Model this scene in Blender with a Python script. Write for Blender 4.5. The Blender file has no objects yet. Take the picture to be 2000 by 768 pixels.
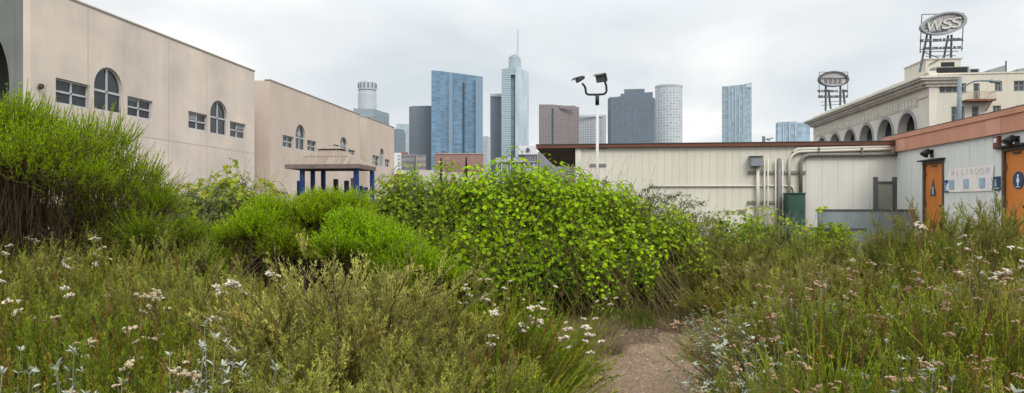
import bpy, math, random
import numpy as np
from mathutils import Vector, Matrix

random.seed(7)
C = bpy.context.scene.collection
F = 2000 * 24.0 / 36.0                 # focal length in photo pixels
TH = math.atan(160.0 / F)              # the street grid runs a little to the right of the view axis
CT, ST = math.cos(TH), math.sin(TH)
CAMH = 1.45
HOR = 400.0

def at(px, py, d):
    xc = (px - 1000) / F * d
    return Vector((xc * CT - d * ST, xc * ST + d * CT, CAMH + (HOR - py) / F * d))
def depth_y(px, Y): return Y / ((px - 1000) / F * ST + CT)
def depth_x(px, X): return X / ((px - 1000) / F * CT - ST)
def atY(px, py, Y): return at(px, py, depth_y(px, Y))
def atX(px, py, X): return at(px, py, depth_x(px, X))

# ------------------------------------------------------------------ objects
ORG = {}
def thing(name, label, cat, loc=(0, 0, 0), group=None):
    o = bpy.data.objects.new(name, None); C.objects.link(o)
    o.empty_display_size = 0.2
    o.location = loc
    ORG[o.name] = Vector(loc)
    tag(o, label, cat, group)
    return o
def tag(o, label, cat, group=None):
    o['label'] = label; o['category'] = cat
    if group: o['group'] = group
    return o

class M:
    """collects faces in world space, then links them as one mesh object"""
    def __init__(s): s.v = []; s.f = []; s.uv = {}
    def add(s, vs, fs):
        n = len(s.v); s.v += [tuple(p) for p in vs]
        for f in fs: s.f.append(tuple(i + n for i in f))
        return s
    def box(s, x0, x1, y0, y1, z0, z1):
        x0, x1 = sorted((x0, x1)); y0, y1 = sorted((y0, y1)); z0, z1 = sorted((z0, z1))
        return s.add([(x0,y0,z0),(x1,y0,z0),(x1,y1,z0),(x0,y1,z0),(x0,y0,z1),(x1,y0,z1),(x1,y1,z1),(x0,y1,z1)],
                     [(0,3,2,1),(4,5,6,7),(0,1,5,4),(1,2,6,5),(2,3,7,6),(3,0,4,7)])
    def bar(s, a, b, w, h=None):
        """box beam from a to b"""
        a, b = Vector(a), Vector(b); h = h or w
        t = (b - a).normalized()
        r = Vector((0, 0, 1)) if abs(t.z) < .9 else Vector((0, 1, 0))
        x = t.cross(r).normalized(); y = x.cross(t).normalized()
        vs = []
        for p in (a, b):
            for sx, sy in ((-1,-1),(1,-1),(1,1),(-1,1)): vs.append(p + x * sx * w / 2 + y * sy * h / 2)
        return s.add(vs, [(0,1,2,3),(7,6,5,4),(0,4,5,1),(1,5,6,2),(2,6,7,3),(3,7,4,0)])
    def tube(s, pts, r, n=10, r1=None):
        pts = [Vector(p) for p in pts]; rings = []
        N = len(pts)
        for i, p in enumerate(pts):
            t = (pts[min(i + 1, N - 1)] - pts[max(i - 1, 0)]).normalized()
            ref = Vector((0, 1, 0)) if abs(t.y) < .8 else Vector((1, 0, 0))
            x = t.cross(ref).normalized(); y = x.cross(t)
            rr = r if r1 is None else r + (r1 - r) * i / (N - 1)
            rings.append([p + (x * math.cos(2*math.pi*k/n) + y * math.sin(2*math.pi*k/n)) * rr for k in range(n)])
        vs = [q for R in rings for q in R]; fs = []
        for i in range(N - 1):
            for k in range(n):
                fs.append((i*n+k, i*n+(k+1)%n, (i+1)*n+(k+1)%n, (i+1)*n+k))
        fs.append(tuple(range(n))[::-1]); fs.append(tuple((N-1)*n+k for k in range(n)))
        return s.add(vs, fs)
    def lathe(s, cx, cy, prof, n=24, a0=0):
        vs = []; fs = []
        for r, z in prof:
            for k in range(n):
                a = a0 + 2*math.pi*k/n
                vs.append((cx + r*math.cos(a), cy + r*math.sin(a), z))
        for i in range(len(prof)-1):
            for k in range(n):
                fs.append((i*n+k, i*n+(k+1)%n, (i+1)*n+(k+1)%n, (i+1)*n+k))
        fs.append(tuple(range(n))[::-1]); fs.append(tuple((len(prof)-1)*n+k for k in range(n)))
        return s.add(vs, fs)
    def prism(s, pts, z0, ztops, cap=True):
        """vertical prism: pts = plan points counter-clockwise, ztops one per point; uv = metres along the wall / height"""
        n = len(pts); base = len(s.v)
        for (x, y) in [(p[0], p[1]) for p in pts]: s.v.append((x, y, z0))
        for (p, z) in zip(pts, ztops): s.v.append((p[0], p[1], z))
        u = 0
        for i in range(n):
            j = (i + 1) % n
            L = math.hypot(pts[j][0]-pts[i][0], pts[j][1]-pts[i][1])
            s.f.append((base+i, base+j, base+n+j, base+n+i))
            s.uv[len(s.f)-1] = [(u, 0), (u+L, 0), (u+L, ztops[j]-z0), (u, ztops[i]-z0)]
            u += L
        s.f.append(tuple(base+n+i for i in range(n)))
        s.f.append(tuple(base+i for i in range(n))[::-1])
        return s
    def plate(s, outlines, mp, t, w0=0.0):
        """flat sheet with holes (even-odd) in (u, v), thickness t along w from w0; mp maps (u, v, w) to world"""
        cu = bpy.data.curves.new('tmp', 'CURVE'); cu.dimensions = '2D'; cu.fill_mode = 'BOTH'; cu.extrude = t / 2
        for ol in outlines:
            sp = cu.splines.new('POLY'); sp.points.add(len(ol) - 1)
            for p, q in zip(sp.points, ol): p.co = (q[0], q[1], 0, 1)
            sp.use_cyclic_u = True
        s._curve(cu, lambda u, v, w: mp(u, v, w + w0 + t / 2))
        return s
    def text(s, body, mp, size, t, width=None, shear=0.0, bold=0.0):
        cu = bpy.data.curves.new('tmp', 'FONT'); cu.body = body; cu.size = size; cu.extrude = t / 2
        cu.align_x = 'CENTER'; cu.align_y = 'CENTER'; cu.shear = shear; cu.offset = bold
        s._curve(cu, lambda u, v, w: mp(u, v, w + t / 2), width)
        return s
    def _curve(s, cu, fn, width=None):
        ob = bpy.data.objects.new('tmp', cu); C.objects.link(ob)
        dg = bpy.context.evaluated_depsgraph_get(); dg.update()
        me = bpy.data.meshes.new_from_object(ob.evaluated_get(dg))
        xs = [v.co.x for v in me.vertices] or [0]
        k = width / (max(xs) - min(xs)) if width else 1
        s.add([fn(v.co.x * k, v.co.y, v.co.z) for v in me.vertices], [tuple(p.vertices) for p in me.polygons])
        bpy.data.objects.remove(ob); bpy.data.curves.remove(cu); bpy.data.meshes.remove(me)
    def build(s, name, mat, parent=None, smooth=False, org=None, bevel=0):
        if parent is not None: o_ = ORG[parent.name]
        else: o_ = Vector(org) if org is not None else Vector((0, 0, 0))
        me = bpy.data.meshes.new(name)
        me.from_pydata([(v[0]-o_.x, v[1]-o_.y, v[2]-o_.z) for v in s.v], [], s.f)
        if s.uv:
            uvl = me.uv_layers.new(name='UVMap')
            for fi, co in s.uv.items():
                p = me.polygons[fi]
                for li, c in zip(p.loop_indices, co): uvl.data[li].uv = c
        me.materials.append(mat)
        if smooth:
            for p in me.polygons: p.use_smooth = True
        me.update()
        o = bpy.data.objects.new(name, me); C.objects.link(o)
        if parent is not None: o.parent = parent
        else: o.location = o_
        ORG[o.name] = o_
        if bevel:
            b = o.modifiers.new('bevel', 'BEVEL'); b.width = bevel; b.segments = 2; b.limit_method = 'ANGLE'
        return o

def rect(u0, u1, v0, v1): return [(u0, v0), (u1, v0), (u1, v1), (u0, v1)]
def arch(u0, u1, v0, vs, va, n=20):
    """round-headed outline: sill v0, springing vs, crown va"""
    c = (u0 + u1) / 2; a = (u1 - u0) / 2
    pts = [(u0, v0), (u1, v0)]
    for k in range(n + 1):
        t = math.pi * k / n
        pts.append((c + a * math.cos(t), vs + (va - vs) * math.sin(t)))
    return pts
def inset(ol, k):
    cu = sum(p[0] for p in ol) / len(ol); cv = (min(p[1] for p in ol) + max(p[1] for p in ol)) / 2
    wu = max(p[0] for p in ol) - min(p[0] for p in ol); wv = max(p[1] for p in ol) - min(p[1] for p in ol)
    mu = (max(p[0] for p in ol) + min(p[0] for p in ol)) / 2
    return [(mu + (p[0]-mu) * (1 - 2*k/wu), cv + (p[1]-cv) * (1 - 2*k/wv)) for p in ol]

# ------------------------------------------------------------------ materials
def _new(name):
    m = bpy.data.materials.new(name); m.use_nodes = True
    return m, m.node_tree.nodes, m.node_tree.links, m.node_tree.nodes['Principled BSDF']
def N_(nodes, t, **kw):
    n = nodes.new(t)
    for k, v in kw.items(): setattr(n, k, v)
    return n
def ramp(nodes, stops):
    r = nodes.new('ShaderNodeValToRGB')
    while len(r.color_ramp.elements) < len(stops): r.color_ramp.elements.new(.5)
    for e, (p, c) in zip(r.color_ramp.elements, stops): e.position = p; e.color = (*c, 1)
    return r
def sc(c, k): return tuple(min(1, x * k) for x in c)

def plain(name, col, rough=.6, var=.15, scale=3.0, bump=0.0, metal=0.0, streak=0.0, spec=.3, scale2=None, tint=None):
    """painted / plastered / metal surface with two scales of tone variation, optional rain streaks and relief"""
    m, n, l, b = _new(name)
    tc = N_(n, 'ShaderNodeTexCoord')
    nz = N_(n, 'ShaderNodeTexNoise'); nz.inputs['Scale'].default_value = scale; nz.inputs['Detail'].default_value = 6
    l.new(tc.outputs['Object'], nz.inputs['Vector'])
    r = ramp(n, [(.3, sc(col, 1 - var)), (.7, sc(tint or col, 1 + var))]); l.new(nz.outputs['Fac'], r.inputs['Fac'])
    out = r.outputs['Color']
    if streak:
        mp = N_(n, 'ShaderNodeMapping'); mp.inputs['Scale'].default_value = (2.2, 2.2, .12)
        l.new(tc.outputs['Object'], mp.inputs['Vector'])
        n2 = N_(n, 'ShaderNodeTexNoise'); n2.inputs['Scale'].default_value = 1.6; n2.inputs['Detail'].default_value = 5
        l.new(mp.outputs['Vector'], n2.inputs['Vector'])
        r2 = ramp(n, [(.35, (1-streak,)*3), (.62, (1, 1, 1))]); l.new(n2.outputs['Fac'], r2.inputs['Fac'])
        mx = N_(n, 'ShaderNodeMix', data_type='RGBA', blend_type='MULTIPLY'); mx.inputs['Factor'].default_value = 1
        l.new(out, mx.inputs[6]); l.new(r2.outputs['Color'], mx.inputs[7]); out = mx.outputs[2]
    l.new(out, b.inputs['Base Color'])
    b.inputs['Roughness'].default_value = rough; b.inputs['Metallic'].default_value = metal
    b.inputs['Specular IOR Level'].default_value = spec
    if bump:
        nb = N_(n, 'ShaderNodeTexNoise'); nb.inputs['Scale'].default_value = scale2 or scale * 12; nb.inputs['Detail'].default_value = 4
        l.new(tc.outputs['Object'], nb.inputs['Vector'])
        bp = N_(n, 'ShaderNodeBump'); bp.inputs['Strength'].default_value = bump; bp.inputs['Distance'].default_value = .02
        l.new(nb.outputs['Fac'], bp.inputs['Height']); l.new(bp.outputs['Normal'], b.inputs['Normal'])
    return m

def facade(name, wall, glass, cw, ch, lw, lh, var=.12, streak=.0, rough=.35, vband=0, haze=(.55,.62,.68), hz=.25):
    """distant curtain wall: cells of glass cw x ch metres between mullions (share lw) and floor bands (share lh)"""
    m, n, l, b = _new(name)
    uv = N_(n, 'ShaderNodeUVMap'); sp = N_(n, 'ShaderNodeSeparateXYZ'); l.new(uv.outputs['UV'], sp.inputs[0])
    def math_(op, a, v=None):
        q = N_(n, 'ShaderNodeMath', operation=op)
        if hasattr(a, 'links'): l.new(a, q.inputs[0])
        else: q.inputs[0].default_value = a
        if v is not None:
            if hasattr(v, 'links'): l.new(v, q.inputs[1])
            else: q.inputs[1].default_value = v
        return q.outputs[0]
    fu = math_('FRACT', math_('DIVIDE', sp.outputs[0], cw)); fv = math_('FRACT', math_('DIVIDE', sp.outputs[1], ch))
    inu = math_('GREATER_THAN', fu, lw); inv = math_('GREATER_THAN', fv, lh)
    win = math_('MULTIPLY', inu, inv)
    cu = math_('FLOOR', math_('DIVIDE', sp.outputs[0], cw)); cv = math_('FLOOR', math_('DIVIDE', sp.outputs[1], ch))
    cb = N_(n, 'ShaderNodeCombineXYZ'); l.new(cu, cb.inputs[0]); l.new(cv, cb.inputs[1])
    wn = N_(n, 'ShaderNodeTexWhiteNoise', noise_dimensions='2D'); l.new(cb.outputs[0], wn.inputs['Vector'])
    r = ramp(n, [(0, sc(glass, 1-var*1.6)), (1, sc(glass, 1+var*1.6))]); l.new(wn.outputs['Value'], r.inputs['Fac'])
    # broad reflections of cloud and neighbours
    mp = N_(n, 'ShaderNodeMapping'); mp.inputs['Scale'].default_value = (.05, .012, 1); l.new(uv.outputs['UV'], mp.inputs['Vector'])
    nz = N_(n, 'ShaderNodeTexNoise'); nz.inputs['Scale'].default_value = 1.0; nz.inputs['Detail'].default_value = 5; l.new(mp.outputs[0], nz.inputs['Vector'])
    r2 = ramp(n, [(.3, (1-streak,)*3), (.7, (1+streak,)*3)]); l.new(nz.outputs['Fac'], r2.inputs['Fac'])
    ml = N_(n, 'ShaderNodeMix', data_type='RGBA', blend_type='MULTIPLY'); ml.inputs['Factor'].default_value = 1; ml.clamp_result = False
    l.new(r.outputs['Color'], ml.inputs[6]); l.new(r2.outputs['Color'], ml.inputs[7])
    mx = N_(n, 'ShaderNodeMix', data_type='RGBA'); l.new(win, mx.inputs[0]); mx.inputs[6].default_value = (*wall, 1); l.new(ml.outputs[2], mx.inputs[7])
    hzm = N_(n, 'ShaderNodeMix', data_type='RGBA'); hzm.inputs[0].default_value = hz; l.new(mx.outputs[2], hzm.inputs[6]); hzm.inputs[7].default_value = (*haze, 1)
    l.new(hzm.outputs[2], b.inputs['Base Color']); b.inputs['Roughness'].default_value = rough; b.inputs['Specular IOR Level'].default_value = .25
    return m

def leafmat(name, trans=.35, rough=.55, hue=.03, val=.25, spec=.25, gain=1.0):
    """leaf: colour per leaf from the mesh attribute, a shift per plant, light through the blade"""
    m, n, l, b = _new(name)
    a = N_(n, 'ShaderNodeAttribute', attribute_name='col')
    oi = N_(n, 'ShaderNodeObjectInfo')
    mr = N_(n, 'ShaderNodeMapRange'); mr.inputs[3].default_value = .5 - hue; mr.inputs[4].default_value = .5 + hue * .6; l.new(oi.outputs['Random'], mr.inputs[0])
    mv = N_(n, 'ShaderNodeMapRange'); mv.inputs[3].default_value = (1 - val) * gain; mv.inputs[4].default_value = (1 + val) * gain
    ad = N_(n, 'ShaderNodeMath', operation='MULTIPLY'); ad.inputs[1].default_value = 7.31; l.new(oi.outputs['Random'], ad.inputs[0])
    fr = N_(n, 'ShaderNodeMath', operation='FRACT'); l.new(ad.outputs[0], fr.inputs[0]); l.new(fr.outputs[0], mv.inputs[0])
    hs = N_(n, 'ShaderNodeHueSaturation'); hs.inputs['Saturation'].default_value = 1.1; l.new(a.outputs['Color'], hs.inputs['Color']); l.new(mr.outputs[0], hs.inputs['Hue']); l.new(mv.outputs[0], hs.inputs['Value'])
    l.new(hs.outputs['Color'], b.inputs['Base Color']); b.inputs['Roughness'].default_value = rough; b.inputs['Specular IOR Level'].default_value = spec
    if trans:
        t = N_(n, 'ShaderNodeBsdfTranslucent'); l.new(hs.outputs['Color'], t.inputs['Color'])
        ms = N_(n, 'ShaderNodeMixShader'); ms.inputs[0].default_value = trans
        l.new(b.outputs[0], ms.inputs[1]); l.new(t.outputs[0], ms.inputs[2])
        l.new(ms.outputs[0], n['Material Output'].inputs['Surface'])
    return m
# ------------------------------------------------------------------ camera, sky, sun
scene = bpy.context.scene
cam = bpy.data.cameras.new('camera'); co = bpy.data.objects.new('camera', cam); C.objects.link(co)
co.location = (0, 0, CAMH); co.rotation_euler = (math.radians(90), 0, TH)
cam.lens = 24; cam.sensor_width = 36; cam.shift_y = (HOR - 384) / 2000
cam.clip_start = .05; cam.clip_end = 20000
scene.camera = co
scene.view_settings.view_transform = 'Standard'; scene.view_settings.look = 'None'
scene.view_settings.exposure = 0; scene.view_settings.gamma = 1
scene.cycles.use_denoising = True
scene.cycles.max_bounces = 6; scene.cycles.diffuse_bounces = 3; scene.cycles.transmission_bounces = 4
scene.cycles.use_adaptive_sampling = True; scene.cycles.adaptive_threshold = .015

SUN_EL, SUN_AZ = math.radians(47), math.radians(146)     # azimuth clockwise from +Y
w = bpy.data.worlds.new('World'); scene.world = w; w.use_nodes = True
n, l = w.node_tree.nodes, w.node_tree.links
bg = n['Background']; bg.inputs['Strength'].default_value = .1
sky = N_(n, 'ShaderNodeTexSky', sky_type='NISHITA'); sky.sun_disc = False
sky.sun_elevation = SUN_EL; sky.sun_rotation = SUN_AZ; sky.air_density = 1.2; sky.dust_density = 3
tc = N_(n, 'ShaderNodeTexCoord'); sp = N_(n, 'ShaderNodeSeparateXYZ'); l.new(tc.outputs['Generated'], sp.inputs[0])
zc = N_(n, 'ShaderNodeMath', operation='MAXIMUM'); l.new(sp.outputs[2], zc.inputs[0]); zc.inputs[1].default_value = 0
za = N_(n, 'ShaderNodeMath', operation='ADD'); l.new(zc.outputs[0], za.inputs[0]); za.inputs[1].default_value = .16
dv = N_(n, 'ShaderNodeVectorMath', operation='DIVIDE'); l.new(tc.outputs['Generated'], dv.inputs[0])
cb = N_(n, 'ShaderNodeCombineXYZ')
for k in range(3): l.new(za.outputs[0], cb.inputs[k])
l.new(cb.outputs[0], dv.inputs[1])                                  # a flat cloud layer seen in perspective
mp = N_(n, 'ShaderNodeMapping'); mp.inputs['Scale'].default_value = (1.0, .8, 0); mp.inputs['Location'].default_value = (3.1, 1.2, 0); l.new(dv.outputs[0], mp.inputs['Vector'])
nz = N_(n, 'ShaderNodeTexNoise'); nz.inputs['Scale'].default_value = 1.0; nz.inputs['Detail'].default_value = 7; nz.inputs['Roughness'].default_value = .48; nz.inputs['Distortion'].default_value = .35
l.new(mp.outputs[0], nz.inputs['Vector'])
cr = ramp(n, [(.30, (.68, .745, .785)), (.43, (.79, .835, .86)), (.54, (.885, .905, .915)), (.64, (1.02, 1.02, 1.015))])
l.new(nz.outputs['Fac'], cr.inputs['Fac'])
# overcast sky: zenith about 2.5 times as bright as the horizon
gr = N_(n, 'ShaderNodeMapRange'); gr.inputs[1].default_value = .25; gr.inputs[2].default_value = 1; gr.inputs[3].default_value = 10.2; gr.inputs[4].default_value = 31; l.new(zc.outputs[0], gr.inputs[0])
vm = N_(n, 'ShaderNodeVectorMath', operation='SCALE'); l.new(cr.outputs['Color'], vm.inputs[0]); l.new(gr.outputs[0], vm.inputs['Scale'])
mx = N_(n, 'ShaderNodeMix', data_type='RGBA'); mx.inputs[0].default_value = .95
l.new(sky.outputs['Color'], mx.inputs[6]); l.new(vm.outputs[0], mx.inputs[7]); l.new(mx.outputs[2], bg.inputs['Color'])

sl = bpy.data.lights.new('sun', 'SUN'); sl.energy = 2.1; sl.angle = math.radians(22); sl.color = (1, .965, .91)
so = bpy.data.objects.new('sun', sl); C.objects.link(so)
sd = Vector((math.sin(SUN_AZ) * math.cos(SUN_EL), math.cos(SUN_AZ) * math.cos(SUN_EL), math.sin(SUN_EL)))
so.rotation_euler = sd.to_track_quat('Z', 'Y').to_euler(); so.location = sd * 60

# ------------------------------------------------------------------ ground and path
def ground_mat(name, stops, scale, bump):
    m, n, l, b = _new(name)
    tc = N_(n, 'ShaderNodeTexCoord')
    a = N_(n, 'ShaderNodeTexNoise'); a.inputs['Scale'].default_value = scale; a.inputs['Detail'].default_value = 8; a.inputs['Roughness'].default_value = .65
    l.new(tc.outputs['Object'], a.inputs['Vector'])
    c = N_(n, 'ShaderNodeTexNoise'); c.inputs['Scale'].default_value = scale * 28; c.inputs['Detail'].default_value = 4; l.new(tc.outputs['Object'], c.inputs['Vector'])
    mixf = N_(n, 'ShaderNodeMath', operation='MULTIPLY_ADD'); l.new(c.outputs['Fac'], mixf.inputs[0]); mixf.inputs[1].default_value = .55
    h = N_(n, 'ShaderNodeMath', operation='MULTIPLY'); l.new(a.outputs['Fac'], h.inputs[0]); h.inputs[1].default_value = .5; l.new(h.outputs[0], mixf.inputs[2])
    r = ramp(n, stops); l.new(mixf.outputs[0], r.inputs['Fac']); l.new(r.outputs['Color'], b.inputs['Base Color'])
    b.inputs['Roughness'].default_value = .95; b.inputs['Specular IOR Level'].default_value = .1
    bp = N_(n, 'ShaderNodeBump'); bp.inputs['Strength'].default_value = bump; bp.inputs['Distance'].default_value = .03
    l.new(mixf.outputs[0], bp.inputs['Height']); l.new(bp.outputs['Normal'], b.inputs['Normal'])
    return m
m_ground = ground_mat('soil_under_plants', [(.3, (.035, .026, .018)), (.55, (.09, .065, .042)), (.75, (.17, .125, .08))], 1.4, .6)
m_path = ground_mat('trodden_dirt', [(.30, (.075, .05, .034)), (.46, (.145, .104, .068)), (.60, (.215, .157, .105)), (.80, (.29, .222, .155))], 1.7, .7)
m_asphalt = ground_mat('asphalt', [(.3, (.04, .04, .04)), (.7, (.07, .07, .068))], .4, .2)

def structure(o): o['kind'] = 'structure'; return o
structure(M().add([(-9000, -3000, 0), (9000, -3000, 0), (9000, 12000, 0), (-9000, 12000, 0)], [(0, 1, 2, 3)]).build('ground', m_ground))
# schoolyard paving beyond the garden
structure(M().add([(-60, 13.4, .004), (60, 13.4, .004), (60, 220, .004), (-60, 220, .004)], [(0, 1, 2, 3)]).build('schoolyard_pavement', m_asphalt))

rng0 = np.random.default_rng(3)
def path_sheet():
    """the trodden path: straight away from the camera, then a bend to the right under the shrubs; slightly uneven"""
    line = [(.5, -3), (.54, 0), (.6, 2), (.7, 4), (.86, 5.5), (1.15, 6.5), (1.75, 7.3), (2.8, 7.7), (4.2, 7.8), (6.5, 7.7)]
    m = M(); rows = []
    dense = []
    for (a, b) in zip(line[:-1], line[1:]):
        for k in range(8): dense.append((a[0] + (b[0]-a[0]) * k / 8, a[1] + (b[1]-a[1]) * k / 8))
    dense.append(line[-1])
    NW = 14
    for i, p in enumerate(dense):
        q0, q1 = dense[max(i-1, 0)], dense[min(i+1, len(dense)-1)]
        t = Vector((q1[0]-q0[0], q1[1]-q0[1], 0)).normalized(); nrm = Vector((t.y, -t.x, 0))
        hw = 1.0 + .12 * math.sin(i * .7) + rng0.uniform(-.05, .05)
        for j in range(NW + 1):
            s = -1 + 2 * j / NW
            z = .006 + (1 - s*s) * .03 * (1 + .4 * math.sin(i * 1.1 + j)) + rng0.uniform(0, .012) * (1 - abs(s))
            v = Vector((p[0], p[1], 0)) + nrm * s * hw
            rows.append((v.x, v.y, z))
    fs = [(i*(NW+1)+j, i*(NW+1)+j+1, (i+1)*(NW+1)+j+1, (i+1)*(NW+1)+j) for i in range(len(dense)-1) for j in range(NW)]
    m.add(rows, [f[::-1] for f in fs])
    return structure(m.build('path', m_path, smooth=True))
path_sheet()
# ------------------------------------------------------------------ school building on the left: three stucco wings
m_stucco = plain('pink_stucco', (.565, .50, .43), rough=.9, var=.13, scale=.45, bump=.25, streak=.04, scale2=14, tint=(.585, .505, .43))
m_stucco2 = plain('pink_stucco_far', (.535, .45, .375), rough=.9, var=.08, scale=.3, bump=.2, streak=.04, scale2=14)
m_concrete = plain('grey_concrete', (.175, .185, .172), rough=.9, var=.14, scale=.6, bump=.3, streak=.2, scale2=10)
m_joint = plain('darker_joint', (.47, .39, .32), rough=.95, var=.1)  # plaster joints, a little darker than the stucco
m_coping = plain('roof_coping', (.34, .285, .24), rough=.7, var=.1)
m_glass = plain('dark_window_glass', (.035, .04, .048), rough=.12, var=.25, scale=.6, spec=.5)
m_glass2 = plain('far_window_glass', (.03, .04, .042), rough=.15, var=.3, scale=.8, spec=.5)
m_alu = plain('aluminium_frame', (.42, .43, .43), rough=.5, var=.08)
m_roofgravel = plain('flat_roof', (.3, .28, .25), rough=.95)
m_dark = plain('dark_void', (.03, .03, .03), rough=.9)

WX = -20.0
def xmap(X, sgn=1): return lambda u, v, w: (X + sgn * w, u, v)
def ymap(Y, sgn=-1): return lambda u, v, w: (u, Y + sgn * w, v)

def add_window(root, outline, mp, bars, frame_mat, glass_mat, fw=.07, deep=-.16, name='window'):
    f = M(); f.plate([outline, inset(outline, fw)], mp, .09, deep - .02)
    for (a, b, wd) in bars:
        u0, u1 = min(a[0], b[0]) - wd / 2, max(a[0], b[0]) + wd / 2
        v0, v1 = min(a[1], b[1]) - wd / 2, max(a[1], b[1]) + wd / 2
        if a[0] == b[0]: v0 += wd / 2; v1 -= wd / 2
        else: u0 += wd / 2; u1 -= wd / 2
        f.plate([rect(u0, u1, v0, v1)], mp, .075, deep - .013)
    fo = f.build(name, frame_mat, root)
    p = M(); p.plate([inset(outline, fw * .4)], mp, .015, deep)
    p.build('pane', glass_mat, fo)
    return fo

m_blind = plain('pale_blind', (.30, .31, .31), rough=.8, var=.2, scale=2)
BLINDS = {(717, 0): (0, .5, 0), (717, 1): (.45, 1, .0), (527, 1): (.3, .72, .55), (527, 4): (.2, .8, .3), (60, 3): (0, .5, .55), (60, 2): (0, .5, .78), (60, 5): (.5, 1, .6)}
def wing(name, label, near_px, far_px, top, wins, mat, depth=24, joints=(), hjoint=None, back=0.3, endhole=None, end_mat=None):
    Y0 = atX(near_px, 0, WX).y; Y1 = atX(far_px, 0, WX).y
    H = atX(top[0], top[1], WX).z
    root = thing(name, label, 'building', (WX, Y0, 0), 'wings of the stucco school building')
    holes = []; specs = []
    for wv in wins:
        k, pl, pr, yt, yb = wv[:5]
        ua, ub = atX(pl, 0, WX).y, atX(pr, 0, WX).y
        zt, zb = atX(pr, yt, WX).z, atX(pr, yb, WX).z
        if k == 'r':
            ol = rect(ua, ub, zb, zt); mid = wv[5] if len(wv) > 5 else (zb + zt) / 2
            bars = [(((ua+ub)/2, zb), ((ua+ub)/2, zt), .07), ((ua, mid), (ub, mid), .07)]
        else:
            zs = atX(pr, wv[5], WX).z; za = atX((pl+pr)/2 - (pr-pl)*.04, wv[6], WX).z
            ol = arch(ua, ub, zb, zs, za)
            bars = [(((ua+ub)/2, zb), ((ua+ub)/2, za), .08), ((ua, zs - .1), (ub, zs - .1), .09)]
        holes.append(ol); specs.append((ol, bars))
    mp = xmap(WX)
    M().plate([rect(Y0, Y1, 0, H)] + holes, mp, back, -back).build('side_wall', mat, root)
    for i, (ol, bars) in enumerate(specs):
        fo = add_window(root, ol, mp, bars, m_alu, m_glass if near_px < 200 else m_glass2)
        if (near_px, i) in BLINDS:
            k0, k1, h0 = BLINDS[(near_px, i)]; us = [q[0] for q in ol]; vs_ = [q[1] for q in ol]
            ua, ub, va, vb = min(us), max(us), min(vs_), max(vs_)
            M().plate([rect(ua + (ub-ua)*k0 + .03, ua + (ub-ua)*k1 - .03, va + (vb-va)*h0 + .04, vb - .05 - (.25*(vb-va) if i % 3 == 1 else 0))], mp, .006, -.1445).build('window_blind', m_blind, fo)
    if endhole:
        M().plate([rect(WX - depth, WX - back - .002, 0, H), endhole], ymap(Y0), .5, -.5).build('end_wall', end_mat or mat, root)
        M().box(WX - depth + .1, WX - back - .2, Y0 + 3.2, Y0 + 3.4, 0, H - .3).build('porch_wall', m_concrete, root)
    else:
        M().box(WX - depth, WX - back - .002, Y0, Y0 + .3, 0, H).build('end_wall', end_mat or mat, root)
    M().box(WX - depth, WX - back - .002, Y1 - .3, Y1, 0, H).build('rear_wall', mat, root)
    M().box(WX - depth + .31, WX - back - .01, Y0 + .51, Y1 - .31, H - .55, H - .4).build('roof', m_roofgravel, root)
    M().box(WX - .34, WX + .035, Y0 - .03, Y1 + .03, H + .002, H + .07).build('roof_coping', m_coping, root)
    for px in joints:
        y = atX(px, 0, WX).y; M().box(WX + .001, WX + .004, y - .018, y + .018, .2, H - .05).build('joint_line', m_joint, root)
    if hjoint: M().box(WX + .0012, WX + .0045, Y0 + 5.5, Y1 - .02, hjoint - .018, hjoint + .018).build('joint_line', m_joint, root)
    return root, Y0, Y1, H

hz1 = atX(505, 301, WX).z
Yc = atX(60, 0, WX).y
za = at(2, 82, 1)  # only its slope is needed: end-wall arch crown seen at the frame edge
eX = atY(18, 165, Yc)
arch_end = arch(eX.x - 3.6, eX.x, 0.0, eX.z, eX.z + 2.6, 24)
wing('school_wing', 'long near pink stucco wing with two arched window groups and grey concrete end wall', 60, 497, (497, 140),
     [('r', 109, 175.5, 167, 214), ('a', 183.6, 240.5, 0, 224.6, 182, 131.6), ('r', 249, 298, 198.5, 235.8),
      ('r', 368, 405.5, 225, 258), ('a', 410.6, 444.5, 0, 266.8, 231, 196.5), ('r', 449.2, 480, 243.4, 273.6)],
     m_stucco, joints=(172, 240.8 - .5 + 1.6, 329, 404), hjoint=hz1, endhole=arch_end, end_mat=m_concrete)
wing('school_wing', 'middle pink stucco wing standing behind the brown roofed pavilion', 527, 703, (527, 157),
     [('r', 552.3, 573.4, 268, 291.4), ('a', 577.3, 596.4, 0, 295.3, 269, 243.4), ('r', 600, 618, 277, 298),
      ('r', 651, 662, 284, 302), ('a', 664.5, 677.8, 0, 301, 284, 268), ('r', 680, 693.7, 294.5, 305)], m_stucco2)
wing('school_wing', 'farthest short stucco wing with whitish window blinds right of the pavilion', 717, 770, (770, 250),
     [('r', 727.7, 740.5, 305.5, 326), ('a', 741.8, 750, 0, 327, 304, 290), ('r', 752, 761, 312.5, 328)], m_stucco2)
# flat link between the first two wings, set far back in the recess
Ya, Yb = atX(497, 0, WX).y, atX(527, 0, WX).y
lk = thing('link_building', 'narrow recessed stucco link between the near and middle school wings', 'building', (-24, (Ya+Yb)/2, 0))
M().box(-30, -24, Ya + .01, Yb - .01, 0, 8.6).build('wall', m_stucco2, lk)
M().box(-30, -23.95, Ya + .01, Yb - .01, 8.602, 8.7).build('roof_coping', m_coping, lk)
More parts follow.
